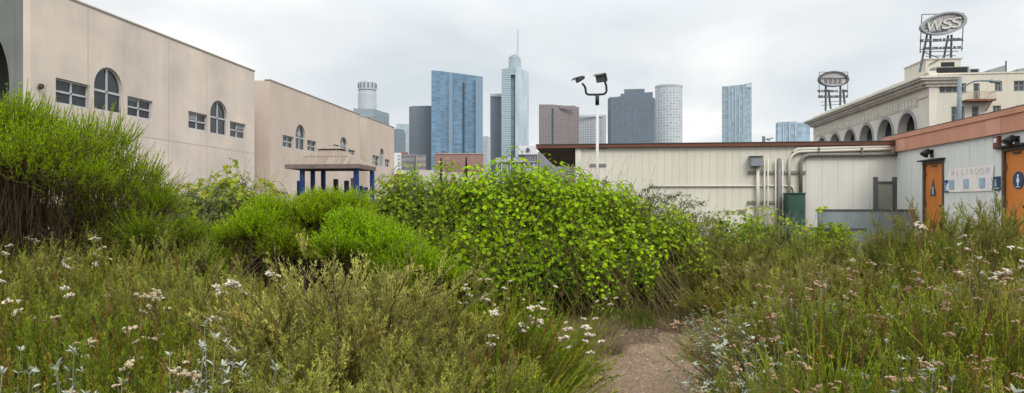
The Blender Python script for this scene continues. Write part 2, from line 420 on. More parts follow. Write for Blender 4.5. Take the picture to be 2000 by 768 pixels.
# round wall speaker beside the corner
p = atX(75.5, 169, WX)
sp_ = thing('wall_lamp', 'small round dark lamp on the near stucco wall by its grey corner', 'lamp', (WX, p.y, p.z))
m_rust = plain('dark_brown_metal', (.07, .05, .045), rough=.6)
M().tube([(WX + .002, p.y, p.z), (WX + .06, p.y, p.z)], .06, 16).build('back_plate', m_alu, sp_)
M().tube([(WX + .06, p.y, p.z), (WX + .16, p.y, p.z)], .11, 18, .09).build('lamp_housing', m_rust, sp_)

# ------------------------------------------------------------------ pavilion
m_shingle_m, n, l, b = _new('brown_shingles')
tc = N_(n, 'ShaderNodeTexCoord'); br = N_(n, 'ShaderNodeTexBrick')
br.inputs['Color1'].default_value = (.265, .21, .165, 1); br.inputs['Color2'].default_value = (.195, .15, .12, 1); br.inputs['Mortar'].default_value = (.13, .1, .08, 1)
br.inputs['Scale'].default_value = 3.2; br.inputs['Mortar Size'].default_value = .02; br.inputs['Row Height'].default_value = .35
mp_ = N_(n, 'ShaderNodeMapping'); mp_.inputs['Rotation'].default_value = (math.radians(58), 0, 0); l.new(tc.outputs['Object'], mp_.inputs['Vector'])
l.new(mp_.outputs[0], br.inputs['Vector']); l.new(br.outputs['Color'], b.inputs['Base Color']); b.inputs['Roughness'].default_value = .9
m_blue = plain('blue_paint', (.010, .038, .15), rough=.45, var=.2)
m_eave = plain('brown_eave', (.165, .125, .105), rough=.8)
m_under = plain('eave_underside', (.06, .045, .04), rough=.9)
PY = 28.0
A = atY(558, 322, PY); B = atY(699, 322, PY); K = atX(733, 330, B.x)
x0, x1, y0, y1 = A.x, B.x, PY, K.y
ze = A.z; zap = atY(648, 283, (y0+y1)/2).z
pv = thing('pavilion', 'open pavilion with brown shingled hip roof on blue posts beside the school', 'pavilion', ((x0+x1)/2, (y0+y1)/2, 0))
cx, cy = (x0+x1)/2, (y0+y1)/2
kx = .25
zk = ze + (zap - ze) * .80
rf = M()
r0 = [(x0,y0,ze),(x1,y0,ze),(x1,y1,ze),(x0,y1,ze)]
r1 = [(cx+(x-cx)*kx, cy+(y-cy)*kx, zk) for x, y, z in r0]
rf.add(r0 + r1, [(0,1,5,4),(1,2,6,5),(2,3,7,6),(3,0,4,7),(4,5,6,7)])
rfo = rf.build('roof', m_shingle_m, pv)
cp = M(); q0 = [(cx+(x-cx)*(kx+.12), cy+(y-cy)*(kx+.12), zk - .02) for x, y, z in r0]
cp.add(q0 + [(cx, cy, zap)], [(0,1,4),(1,2,4),(2,3,4),(3,0,4),(3,2,1,0)]); cp.build('roof_cap', m_shingle_m, rfo)
ev = M(); t = .06
ev.box(x0-.03, x1+.03, y0-.03, y0+t, ze-.17, ze+.015); ev.box(x0-.03, x1+.03, y1-t, y1+.03, ze-.17, ze+.015)
ev.box(x0-.03, x0+t, y0+t+.001, y1-t-.001, ze-.17, ze+.015); ev.box(x1-t, x1+.03, y0+t+.001, y1-t-.001, ze-.17, ze+.015)
ev.build('fascia', m_eave, pv)
M().box(x0+t+.002, x1-t-.002, y0+t+.002, y1-t-.002, ze-.16, ze-.11).build('ceiling', m_under, pv)
for px, yy in ((590.5, y0+.28), (696, y0+.28), (611, y1-.25), (631.5, y1-.6), (727, y1-.3)):
    g = atY(px, 340, yy); wd = .085 if px not in (696,) else .1
    M().box(g.x-wd, g.x+wd, yy-wd, yy+wd, 0, ze-.161).build('post', m_blue, pv, bevel=.01)
# picnic table under the pavilion
m_tan = plain('tan_plastic', (.42, .3, .16), rough=.6); m_navy = plain('navy_plastic', (.03, .045, .09), rough=.6)
ptb = thing('play_tower', 'low blue and tan climbing frame partly hidden beneath the pavilion roof', 'climbing frame', (cx, cy + .6, 0))
for px, top in ((585, 353), (656, 350), (677, 353), (690, 348), (704, 363), (714, 366)):
    g = atY(px, top, cy + .6)
    M().box(g.x-.09, g.x+.09, cy+.5, cy+.7, 0, g.z).build('post', m_tan if px == 690 else m_navy, ptb, bevel=.02)
ga, gb = atY(585, 362, cy+.6), atY(714, 372, cy+.6)
M().box(ga.x, gb.x, cy+.56, cy+.64, 1.5, 1.95).build('panel', m_blue, ptb)
# ------------------------------------------------------------------ long beige classroom shed
m_beige = plain('beige_siding', (.60, .575, .485), rough=.8, var=.06, scale=.5, streak=.05, bump=.06, scale2=30)
m_rwhite = plain('pale_grey_siding', (.66, .66, .62), rough=.75, var=.05, scale=.5, streak=.05, bump=.05, scale2=30)
m_fascia_r = plain('rust_red_fascia', (.13, .055, .033), rough=.7, var=.2, scale=1.2)
m_salmon = plain('faded_terracotta', (.54, .25, .165), rough=.75, var=.10, scale=.9, streak=.08, tint=(.56, .275, .19))
m_salmon2 = plain('repainted_terracotta', (.57, .295, .21), rough=.75, var=.05)
m_soffit = plain('brown_soffit', (.13, .09, .062), rough=.8, var=.2, scale=1.5)
m_pipe = plain('painted_conduit', (.53, .505, .43), rough=.6, var=.06)
m_gpipe = plain('grey_conduit', (.17, .165, .15), rough=.55, var=.15)
m_strut = plain('strut_channel', (.21, .19, .165), rough=.7, var=.15)
m_box = plain('grey_enamel', (.20, .225, .235), rough=.5, var=.1)
m_green = plain('green_enamel', (.035, .085, .06), rough=.55, var=.18, scale=1.5, streak=.25)
m_ramp = plain('grey_green_panel', (.21, .25, .245), rough=.7, var=.12, scale=.8, streak=.2)
m_gate = plain('dark_grey_steel', (.065, .07, .072), rough=.5, var=.2)
m_mesh = plain('dull_green_panel', (.20, .205, .165), rough=.8, var=.15, scale=1.4, streak=.15)
m_orange = plain('orange_door_paint', (.62, .20, .035), rough=.5, var=.10, scale=1.4, streak=.12)
m_frame = plain('brown_door_frame', (.115, .075, .06), rough=.6, var=.2)
m_black = plain('black_metal', (.02, .02, .022), rough=.45, var=.2)
m_sign = plain('navy_sign', (.018, .05, .12), rough=.4); m_signw = plain('white_sign_mark', (.7, .72, .74), rough=.5)
m_sblue = plain('pale_blue_sign', (.32, .46, .58), rough=.5)
m_fire = plain('dull_red_box', (.17, .045, .04), rough=.5)

def grooved(pts_u, mp, v0, v1, pitch=.2, gw=.014, gd=.007, thick=.1):
    """sheet siding with vertical grooves: u range, mapping, v range"""
    u0, u1 = pts_u; prof = [(u0, 0)]
    u = u0 + pitch
    while u < u1 - .05:
        prof += [(u, 0), (u + gw*.25, -gd), (u + gw*.75, -gd), (u + gw, 0)]; u += pitch
    prof += [(u1, 0)]
    prof_all = prof + [(u1, -thick), (u0, -thick)]
    n = len(prof_all); m = M()
    vs = [mp(a, v0, w) for a, w in prof_all] + [mp(a, v1, w) for a, w in prof_all]
    m.add(vs, [(i, (i+1) % n, n + (i+1) % n, n + i) for i in range(n)])
    return m

SY = 19.5
L = atY(1125, 300, SY).x; R_ = 8.1 + 3
zt = atY(1400, 279.5, SY - .10).z
shed = thing('classroom_shed', 'long low beige grooved shed with rust red roof edge and pipes', 'building', (L, SY, 0))
zw = zt - .10
grooved((L, R_), ymap(SY), .35, zw, pitch=.205).build('front_wall', m_beige, shed)
M().box(L, L + .1, SY + .101, SY + 9, .35, zw).build('end_wall', m_beige, shed)
M().box(L, R_, SY + 9.001, SY + 9.1, .35, zw).build('rear_wall', m_beige, shed)
M().box(L + .05, R_, SY + .15, SY + 8.9, .02, .349).build('skirting', m_soffit, shed)
xe = atY(1047, 282, SY - .10).x
rz1 = zt - .005
ro = M().box(xe + .05, R_, SY - .055, SY + 9.2, zw + .004, rz1 - .02).build('roof', m_soffit, shed)
fa = M(); fa.box(xe, R_, SY - .10, SY - .056, zt - .095, zt); fa.box(xe, xe + .049, SY - .0555, SY + 9.2, zt - .095, zt); fa.build('fascia', m_fascia_r, shed)
M().box(xe - .01, R_, SY - .115, SY + 9.2, zt + .001, zt + .02).build('drip_edge', m_gate, shed)
# corner board and small wall vents
M().box(L - .015, L + .14, SY - .03, SY - .002, .35, zw).build('corner_board', plain('corner_paint', (.60, .58, .50), rough=.8), shed)
for (pa, pb, ya, yb) in ((1150, 1185, 287, 291), (1152, 1184, 320, 325), (1443, 1457, 410, 416)):
    a, b2 = atY(pa, ya, SY - .02), atY(pb, yb, SY - .02)
    M().box(a.x, b2.x, SY - .03, SY - .003, b2.z, a.z).build('vent_strip', m_strut, shed)
# horizontal trim batten
a = atY(1270, 364, SY)
M().tube([(a.x, SY - .03, a.z), (atY(1543, 0, SY).x, SY - .03, a.z), (atY(1548, 0, SY).x, SY - .03, a.z - .05), (atY(1552, 0, SY).x, SY - .03, a.z - .3)], .022).build('water_pipe', m_pipe, shed, smooth=True)

def wp(px, py, off=.06): q = atY(px, py, SY - off); return (q.x, SY - off, q.z)
zc_ = lambda py: atY(1500, py, SY).z
# utility box with its conduit
ub = thing('utility_box', 'grey metal electrical box on the beige shed wall atop a white pipe', 'electrical box', wp(1477, 316, .2))
a, b2 = wp(1466, 307, .2), wp(1489, 325, .2)
M().box(a[0], b2[0], SY - .24, SY - .03, b2[2], a[2]).build('enclosure', m_box, ub, bevel=.015)
M().box(a[0] - .02, b2[0] + .02, SY - .26, SY - .025, a[2] + .001, a[2] + .03).build('rain_hood', m_gate, ub)
M().tube([wp(1480, 325.5, .1), wp(1480, 440, .1)], .045, 10).build('conduit', m_pipe, ub, smooth=True)
# strut rails and the standing pipes strapped to them
for i, (pa, pb, py, lab) in enumerate(((1460, 1574, 337, 'upper brown strut rail bolted across the standing pipes on the shed'), (1460, 1535, 395, 'lower brown strut rail bolted across the standing pipes on the shed'))):
    q, r_ = wp(pa, py, .03), wp(pb, py, .03)
    tag(M().box(q[0], r_[0], SY - .05, SY - .003, q[2] - .035, q[2] + .035).build('strut_rail', m_strut, None, org=q), lab, 'rail', 'strut rails on the shed wall')
for px, top, rr, mt, lab in ((1493, 309, .026, m_pipe, 'thin pale pipe standing right beside the grey electrical box'),
                             (1500, 310, .022, m_pipe, 'thin pale pipe between the electrical box and the dark pipe'),
                             (1515, 312, .02, m_pipe, 'thin pale pipe just left of the thick dark pipe'),
                             (1522, 310, .055, m_gpipe, 'thick dark grey pipe standing against the beige shed'),
                             (1528.5, 314, .022, m_pipe, 'thin pale pipe just right of the thick dark pipe')):
    q = wp(px, top, .085)
    tag(M().tube([q, (q[0], q[1], .36)], rr, 8).build('standing_pipe', mt, None, smooth=True, org=(q[0], q[1], .36)), lab, 'pipe', 'standing pipes on the shed wall')
def bend(pts, r=.25, n=6):
    out = [Vector(pts[0])]
    for a, b_, c in zip(pts[:-2], pts[1:-1], pts[2:]):
        a, b_, c = Vector(a), Vector(b_), Vector(c)
        p = b_ + (a-b_).normalized()*r; q = b_ + (c-b_).normalized()*r
        for k in range(n+1):
            t = k/n; out.append(p*(1-t)**2 + b_*2*t*(1-t) + q*t*t)
    return out + [Vector(pts[-1])]
tag(M().tube(bend([wp(1541.5, 380), wp(1541.5, 297), wp(1742, 291)], .35), .04).build('wall_conduit', m_pipe, None, smooth=True, org=wp(1541, 380)),
    'inner cream conduit that rises and bends right under the shed eave', 'pipe')
tag(M().tube(bend([wp(1549, 298.5, .05), wp(1556, 291.5, .05), wp(1738, 286.5, .05)], .08), .045).build('wall_conduit', m_pipe, None, smooth=True, org=wp(1549, 298)),
    'topmost cream conduit running straight below the rust red roof edge', 'pipe')
tag(M().tube(bend([wp(1564, 379, .08), wp(1564, 303, .08), wp(1752, 301.5, .08)], .28), .05).build('wall_conduit', m_gpipe, None, smooth=True, org=wp(1564, 379)),
    'dark grey conduit bending right from the green cabinet along the shed', 'pipe')
for px in (1600, 1684):
    q, r_ = wp(px, 288, .11), wp(px, 304, .11)
    tag(M().box(q[0]-.02, q[0]+.02, SY-.135, SY-.003, r_[2], q[2]).build('pipe_bracket', m_gpipe, None, org=r_),
        ('left' if px == 1600 else 'right') + ' dark bracket holding the bundled conduits under the shed eave', 'bracket', 'conduit brackets')
# green cabinet
a, b2 = wp(1537.5, 378.5, .45), wp(1573, 440, .45)
gc = thing('electrical_cabinet', 'dark green steel electrical cabinet standing against the beige shed', 'cabinet', (a[0], SY - .45, .3))
M().box(a[0], b2[0], SY - .45, SY - .12, .3, a[2]).build('body', m_green, gc, bevel=.012)
M().box(a[0] + .03, b2[0] - .03, SY - .465, SY - .452, .42, a[2] - .05).build('door', m_green, gc, bevel=.004)
M().box(a[0] - .02, b2[0] + .02, SY - .48, SY - .10, a[2] + .001, a[2] + .025).build('lid', m_green, gc)
M().box(b2[0] - .09, b2[0] - .07, SY - .49, SY - .467, 1.2, 1.33).build('handle', m_gate, gc)
# wall panel of lighter boards behind the gate
a, b2 = wp(1573, 312, .02), wp(1752, 440, .02)
grooved((a[0] + .02, b2[0]), ymap(SY - .012), .36, a[2] + .12, pitch=.41, thick=.008).build('wall_panel', plain('lighter_siding', (.60, .585, .53), rough=.8, var=.04, streak=.06, scale=.6), shed)
# ramp wall
a, b2 = wp(1599, 412, 1.3), wp(1752, 470, 1.3)
rw = thing('ramp_wall', 'low grey green ramp wall in front of the beige shed beside the gate', 'wall', (a[0], SY - 1.3, 0))
M().box(a[0], 8.0, SY - 1.3, SY - 1.2, 0, a[2]).build('panel', m_ramp, rw)
M().box(a[0] - .02, 8.0, SY - 1.32, SY - 1.18, a[2] + .001, a[2] + .04).build('cap_rail', m_gate, rw)
M().box(a[0], 8.0, SY - 1.199, SY - .02, 0, .38).build('ramp_floor', m_ramp, rw)
# gate
g0, g1 = wp(1710, 346, 1.1), wp(1747, 346, 1.1)
gt = thing('metal_gate', 'dark grey steel gate with dull mesh leaf at the shed corner', 'gate', (g0[0], SY - 1.1, .38))
for g in (g0, g1): M().box(g[0] - .045, g[0] + .045, SY - 1.145, SY - 1.055, .38, g[2]).build('post', m_gate, gt)
M().box(g0[0] + .046, g1[0] - .046, SY - 1.12, SY - 1.08, g0[2] - .17, g0[2] - .11).build('top_rail', m_gate, gt)
M().box(g0[0] + .046, g1[0] - .046, SY - 1.105, SY - 1.095, .6, g0[2] - .171).build('mesh_leaf', m_mesh, gt)

# ------------------------------------------------------------------ restroom building, long side facing left
RX = 8.1
Y1 = 19.46; Y0 = 6.0
rb = thing('restroom_building', 'pale grooved restroom building with terracotta fascia and two orange doors', 'building', (RX, Y1, 0))
FX = RX - .07
c_ = atX(1735, 270, FX); ztop = (c_.z + atX(2000, 205, FX).z) / 2; zbot = (atX(1735, 297, FX).z + atX(2000, 256, FX).z) / 2
Yf = c_.y + .35
xm = xmap(RX, -1)
doors = []
for pl, pr, py, in ((1803, 1844, 314), (1958, 2012, 291)):
    ua, ub = atX(pl, 0, RX).y, atX(pr, 0, RX).y
    zd = atX(pl, py + (3 if pl == 1803 else -1), RX).z
    doors.append((min(ua, ub), max(ua, ub), zd))
# wall in pieces around the doors
zf = .42
cuts = sorted([d[:2] for d in doors]); u = Y0; k = 0
segs = []
for a, b2 in cuts: segs.append((u, a)); u = b2
segs.append((u, Y1))
wm = M()
for a, b2 in segs:
    g = grooved((a, b2), xm, zf, zbot + .1, pitch=.30); wm.add(g.v, g.f)
for (a, b2, zd) in doors: wm.box(RX, RX + .1, a + .001, b2 - .001, zd, zbot + .1)
wm.build('side_wall', m_rwhite, rb)
M().box(RX + .101, RX + 8, Y1 - .1, Y1, zf, zbot + .1).build('end_wall', m_rwhite, rb)
M().box(RX - .018, RX + .12, Y1 + .001, Y1 + .03, zf, zbot + .1).build('corner_board', plain('corner_white', (.62, .62, .6), rough=.7), rb)
M().box(RX - .02, RX - .001, Y1 - .13, Y1, zf, zbot + .05).build('corner_board', plain('corner_white_two', (.62, .62, .6), rough=.7), rb)
M().box(RX + .02, RX + 8, Y0, Y1, 0, zf - .002).build('floor_slab', m_ramp, rb)
fo = M().box(FX, FX + .05, Y0 - .3, Yf, zbot, ztop).build('fascia', m_salmon, rb)
M().box(FX + .051, RX + 8, Yf - .05, Yf, zbot, ztop).build('fascia', m_salmon, rb)
M().box(FX - .025, FX - .001, Y0 - .3, Yf + .02, ztop - .10, ztop + .015).build('trim_board', m_salmon, fo)
pa, pb = atX(1926, 0, FX).y, atX(1954, 0, FX).y
M().box(FX - .004, FX - .001, pb, pa, zbot + .003, ztop - .105).build('paint_patch', m_salmon2, fo)
pa, pb = atX(1745, 0, FX).y, atX(1768, 0, FX).y
M().box(FX - .004, FX - .001, pb, pa, zbot + .003, ztop - .105).build('paint_patch', m_salmon2, fo)
M().box(FX + .051, RX + 8, Y0 - .3, Yf - .051, ztop - .08, ztop - .02).build('roof', m_roofgravel, rb)
M().box(FX + .051, RX - .001, Y0 - .3, Yf - .051, zbot + .11, zbot + .14).build('soffit', m_soffit, rb)
M().box(FX - .03, FX + .06, Y0 - .3, Yf + .02, ztop + .016, ztop + .03).build('drip_edge', m_gate, rb)
m_mark = plain('pale_sign_mark', (.35, .45, .55), rough=.5)
for i, (a, b2, zd) in enumerate(doors):
    d = M().plate([rect(a + .075, b2 - .075, zf + .02, zd - .075)], xm, .045, -.07)
    do = d.build('door', m_orange, rb)
    do['label'] = 'orange door with dark triangle sign' if i == 0 else 'orange door with round blue sign'
    f = M(); f.plate([[(a, zf), (a + .07, zf), (a + .07, zd - .07), (b2 - .07, zd - .07), (b2 - .07, zf), (b2, zf), (b2, zd), (a, zd)]], xm, .13, -.11)
    f.build('frame', m_frame, do)
    M().box(RX - .12, RX + .0, a - .06, b2 + .06, zd + .004, zd + .04).build('drip_cap', m_black, do)
    cyd = (a + b2) / 2
    M().box(RX + .005, RX + .024, cyd - .12 , cyd + .12, zd - .14, zd - .1).build('door_closer', m_frame, do)
    M().tube([(RX + .02, a + .14, zf + 1.0), (RX - .04, a + .14, zf + 1.0)], .03, 10).build('handle', m_gate, do, smooth=True)
    for hz_ in (.25, 1.0, 1.72): M().box(RX - .004, RX + .02, b2 - .11, b2 - .076, zf + hz_, zf + hz_ + .11).build('hinge', m_frame, do)
    if i == 0:
        q = atX(1821, 368, RX); w_, h_ = .15, .26
        M().plate([[(q.y - w_, q.z - .18), (q.y + w_, q.z - .18), (q.y, q.z + .22)]], xm, .012, -.024).build('triangle_sign', m_gate, do)
        M().plate([rect(q.y - .035, q.y + .035, q.z - .15, q.z + .04)], xm, .004, -.0115).build('figure_mark', m_mark, do)
    else:
        q = atX(1987, 352, RX)
        r_ = .17
        M().plate([[(q.y + r_*math.cos(2*math.pi*k/40), q.z + r_*math.sin(2*math.pi*k/40)) for k in range(40)]], xm, .012, -.024).build('round_sign', m_sign, do)
        fig = M()
        fig.plate([[(q.y + .026*math.cos(2*math.pi*k/16), q.z + .085 + .026*math.sin(2*math.pi*k/16)) for k in range(16)]], xm, .004, -.0115)
        fig.plate([[(q.y - .03, q.z + .05), (q.y + .03, q.z + .05), (q.y + .045, q.z - .03), (q.y + .02, q.z - .04), (q.y + .018, q.z - .1), (q.y - .018, q.z - .1), (q.y - .02, q.z - .04), (q.y - .045, q.z - .03)]], xm, .004, -.0115)
        fig.build('figure_mark', m_signw, do)
        M().plate([rect(q.y - .06, q.y + .06, q.z - .135, q.z - .12)], xm, .004, -.0115).build('text_line', m_signw, do)
for px, py, lab in ((1821, 299, 'black hooded wall lamp above the triangle sign door'), (1988, 274, 'black hooded wall lamp above the round sign door')):
    q = atX(px, py, RX)
    lp = thing('wall_lamp', lab, 'lamp', (RX, q.y, q.z), 'hooded lamps over the restroom doors')
    M().box(RX - .03, RX + .0, q.y - .06, q.y + .06, q.z - .1, q.z + .08).build('back_plate', m_black, lp)
    h = M(); h.tube([(RX - .03, q.y, q.z + .03), (RX - .09, q.y, q.z + .04), (RX - .16, q.y, q.z + .0), (RX - .20, q.y, q.z - .06)], .05, 14, .10); h.build('hood', m_black, lp, smooth=True)
q = atX(1951, 279, RX)
fb = thing('alarm_bell', 'small dull red alarm box high on the restroom wall', 'alarm box', (RX, q.y, q.z))
M().box(RX - .07, RX - .001, q.y - .09, q.y + .09, q.z - .13, q.z + .13).build('housing', m_fire, fb, bevel=.01)
M().box(RX - .078, RX - .071, q.y - .05, q.y + .05, q.z + .0, q.z + .09).build('lens', m_signw, fb)
for px, py, lab in ((1849.5, 364, 'small blue restroom sign left of the paper banner'), (1948.5, 358.5, 'small blue restroom sign right of the paper banner')):
    q = atX(px, py, RX); sgn = thing('wall_sign', lab, 'sign', (RX, q.y, q.z), 'small blue wall signs')
    M().box(RX - .02, RX - .003, q.y - .11, q.y + .11, q.z - .14, q.z + .14).build('board', m_sign, sgn)
    mk = M(); mk.tube([(RX - .021, q.y + .03, q.z + .06), (RX - .026, q.y + .03, q.z + .06)], .028, 12)
    mk.box(RX - .026, RX - .0205, q.y + .0, q.y + .06, q.z - .06, q.z + .025); mk.build('figure_mark', m_sblue, sgn)
    M().box(RX - .026, RX - .0205, q.y - .08, q.y + .08, q.z - .11, q.z - .085).build('text_line', m_sblue, sgn)
# banner
TLb, TRb, BRb, BLb = (atX(px, py, RX) for px, py in ((1855, 331), (1943, 322), (1939, 373), (1846, 376)))
m_paper_t, n, l, b = _new('printed_paper')
tc = N_(n, 'ShaderNodeTexCoord'); nz = N_(n, 'ShaderNodeTexNoise'); nz.inputs['Scale'].default_value = 2.2; nz.inputs['Detail'].default_value = 3; l.new(tc.outputs['Object'], nz.inputs['Vector'])
r = ramp(n, [(.3, (.74, .60, .58)), (.45, (.78, .70, .66)), (.55, (.76, .74, .68)), (.7, (.72, .64, .70))]); l.new(nz.outputs['Fac'], r.inputs['Fac']); l.new(r.outputs['Color'], b.inputs['Base Color']); b.inputs['Roughness'].default_value = .7
bn = thing('paper_banner', 'pale pink restroom banner with three small blue pictures on the wall', 'banner', (RX, TLb.y, BLb.z))
sh = M(); NU, NV = 12, 6; vs = []
for j in range(NV + 1):
    for i in range(NU + 1):
        a = TLb.lerp(TRb, i/NU); b2 = BLb.lerp(BRb, i/NU); p = b2.lerp(a, j/NV)
        vs.append((RX - .018 - .008*math.sin(i*1.3) * math.sin(j*.9), p.y, p.z))
sh.add(vs, [(j*(NU+1)+i, j*(NU+1)+i+1, (j+1)*(NU+1)+i+1, (j+1)*(NU+1)+i) for i in range(NU) for j in range(NV)])
sh.build('sheet', m_paper_t, bn, smooth=True)
m_ink = plain('grey_ink', (.40, .35, .36), rough=.7)
def bpt(s, t, off=.03):
    p = BLb.lerp(BRb, s).lerp(TLb.lerp(TRb, s), t); return p
for i, ch in enumerate('RESTROOM'):
    c0 = bpt(.13 + i * .108, .80)
    M().text(ch, lambda u, v, w, c0=c0: (RX - .030 - w, c0.y - u, c0.z + v), .19, .003, bold=-.006).build('letter', m_ink, bn)
for s in (.14, .47, .80):
    c0 = bpt(s, .34)
    po = M().box(RX - .034, RX - .029, c0.y - .10, c0.y + .10, c0.z - .1, c0.z + .1).build('picture', m_sblue, bn)
    M().box(RX - .037, RX - .0345, c0.y - .055, c0.y + .055, c0.z - .06, c0.z + .02).build('picture_detail', m_mark, po)

# raised planter edge and floodlight pole
e0, e1 = at(1530, 447, 13.2), at(1692, 449, 13.0)
tag(M().bar((e0.x, e0.y, e0.z), (e1.x, e1.y, e1.z), .10, .07).build('edging_rail', m_gate, None, org=e0), 'dark low edging rail lying across the shrubs before the ramp wall', 'rail')
PYL = 16.0
pb_ = atY(1166.5, 400, PYL); px_ = pb_.x
fl = thing('floodlight_pole', 'white pole with two black floodlights on a forked arm', 'floodlight', (px_, PYL, 0))
m_polew = plain('white_pole_paint', (.50, .50, .48), rough=.45, var=.06)
zp = atY(1166, 195, PYL).z
M().tube([(px_, PYL, 0), (px_, PYL, zp)], .033, 14).build('pole', m_polew, fl, smooth=True)
M().tube([(px_, PYL, zp - .12), (px_, PYL, zp + .14)], .045, 14).build('collar', m_black, fl, smooth=True)
P = lambda px, py, dy=0: Vector((atY(px, py, PYL).x, PYL + dy, atY(px, py, PYL).z))
M().tube(bend([P(1166, 185), P(1144, 185), P(1144, 170), P(1137, 163)], .09), .026, 10).build('arm', m_black, fl, smooth=True)
M().tube(bend([P(1166, 185), P(1184, 184), P(1185, 170), P(1181, 158)], .09), .026, 10).build('arm', m_black, fl, smooth=True)
def flood(c, ax, up, wdt, hgt, dep, nm):
    """floodlight head: housing tapering to the back, glass face, visor"""
    ax, up = Vector(ax).normalized(), Vector(up).normalized(); sd_ = ax.cross(up).normalized(); up = sd_.cross(ax)
    m = M(); vs = []
    for t, k in ((0, 1.0), (-.45, .95), (-1, .55)):
        for a, b_ in ((-1,-1),(1,-1),(1,1),(-1,1)): vs.append(c + ax*t*dep + sd_*a*wdt/2*k + up*b_*hgt/2*k)
    m.add(vs, [(0,1,2,3),(0,4,5,1),(1,5,6,2),(2,6,7,3),(3,7,4,0),(4,8,9,5),(5,9,10,6),(6,10,11,7),(7,11,8,4),(11,10,9,8)])
    o = m.build('floodlight_head', m_black, fl, bevel=.008)
    g = M(); g.add([c + ax*.004 + sd_*a*wdt*.42 + up*b_*hgt*.42 for a, b_ in ((-1,-1),(1,-1),(1,1),(-1,1))], [(0,1,2,3)]); g.build('lamp_glass', m_box, o)
    v = M(); v.add([c + ax*.0 + sd_*a*wdt*.52 + up*hgt*.52 for a in (-1, 1)] + [c + ax*.10 + sd_*a*wdt*.5 + up*hgt*.45 for a in (1, -1)] + [c + ax*.0 + sd_*a*wdt*.52 + up*hgt*.56 for a in (-1, 1)] + [c + ax*.10 + sd_*a*wdt*.5 + up*hgt*.48 for a in (1, -1)],
                   [(0,1,2,3),(7,6,5,4),(0,4,5,1),(1,5,6,2),(2,6,7,3),(3,7,4,0)]); v.build('visor', m_black, o)
flood(P(1126, 157), (-.85, -.2, -.35), (-.3, 0, .9), .22, .10, .20, 'a')
flood(P(1173, 153), (-.45, -.7, -.35), (-.2, -.3, .9), .27, .20, .17, 'b')
# ------------------------------------------------------------------ old arcaded building with roof signs
m_cream = plain('cream_render', (.60, .56, .47), rough=.85, var=.05, scale=.12, streak=.08)
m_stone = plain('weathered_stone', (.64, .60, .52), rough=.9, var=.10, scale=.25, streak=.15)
m_stone_d = plain('darker_stone', (.52, .48, .42), rough=.9, var=.14, scale=.5)  # darker stone of frieze, dentils, string course and caps
m_ring = plain('grey_archivolt', (.30, .30, .295), rough=.85, var=.1)
m_loft = plain('loft_glass', (.075, .09, .095), rough=.25, var=.3, scale=.4)
m_redb = plain('dark_red_brace', (.10, .045, .035), rough=.8, var=.2)
m_winf = plain('grey_window_frame', (.26, .28, .28), rough=.6)
m_steel = plain('sign_steel', (.09, .095, .10), rough=.6, var=.2)
m_sface = plain('faded_sign_face', (.36, .345, .355), rough=.7, var=.16, scale=.5)
m_srim = plain('grey_sign_rim', (.27, .29, .295), rough=.6, var=.1)
m_strk = plain('dark_letter', (.13, .12, .12), rough=.7)
m_slet = plain('off_white_letter', (.54, .53, .49), rough=.6)
m_rustp = plain('rusty_platform', (.20, .09, .055), rough=.8, var=.2)
m_tanrail = plain('tan_railing', (.46, .37, .29), rough=.8)
m_lampg = plain('blue_grey_pole', (.16, .19, .22), rough=.55)
WY = 90.0
BX = atY(1815, 143, WY).x
ztp = atY(1815, 142, WY).z
Yend = 3.27 * BX
wb = thing('arcaded_building', 'old cream stone building with round arches, heavy cornice and roof signs', 'building', (BX, WY, 0))
xm2 = xmap(BX, -1)
holes = []
zap = atX(1772, 221, BX).z
for k in range(6):
    yc = (2.33 + .1645 * k) * BX; hw = 2.35
    holes.append(arch(yc - hw, yc + hw, 3.0, zap - hw, zap, 22))
M().plate([rect(WY, Yend, 0, ztp)] + holes, xm2, .9, -.9).build('arcade_wall', m_stone, wb)
for k, h in enumerate(holes):
    yc = (2.33 + .1645 * k) * BX
    big = [(yc + (u - yc) * 1.17, v if v < 4 else zap - 2.35 + (v - (zap - 2.35)) * (1.17 if v > zap - 2.35 else 1)) for u, v in h]
    M().plate([big, h], xm2, .12, .003).build('archivolt', m_ring, wb)
    g = M().plate([rect(yc - 2.9, yc + 2.9, 2.9, zap + .4)], xm2, .05, -2.4).build('arch_window', m_loft, wb)
    br = M(); br.bar((BX + 1.9, yc - 1.9, 4), (BX + 1.9, yc + .9, zap - .4), .22); br.bar((BX + 2.0, yc + .6, 4), (BX + 2.0, yc + .6, zap - .3), .2)
    br.bar((BX + 2.1, yc - 2.2, zap - 2.6), (BX + 2.1, yc + 2.2, zap - 2.6), .18); br.build('brace', m_redb, g)
# cornice: stepped profile sweeping along the arcade, frieze, parapet
zc0 = atY(1812, 170, WY).z
cn = M()
for (o, za_, zb_) in ((.35, -.0, .35), (.75, .351, .75), (1.25, .751, 1.0), (1.5, 1.001, 1.25)):
    cn.box(BX - o, BX - .001, WY + .3, Yend + o, zc0 + za_, zc0 + zb_)
    cn.box(BX - o, BX + 3.4, WY - o * .6, WY + .299, zc0 + za_, zc0 + zb_)
cn.build('cornice', m_stone, wb)
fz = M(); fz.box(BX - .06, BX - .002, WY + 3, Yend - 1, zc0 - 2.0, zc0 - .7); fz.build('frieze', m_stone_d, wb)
rr = random.Random(5)
y = WY + 3.4
while y < Yend - 1.6:
    wd = rr.uniform(.35, .8); M().box(BX - .12, BX - .062, y, y + wd, zc0 - 1.75 + rr.uniform(-.1, .1), zc0 - 1.0 + rr.uniform(-.1, .1)).build('frieze_carving', m_stone, wb); y += wd + rr.uniform(.2, .5)
y = WY + .6
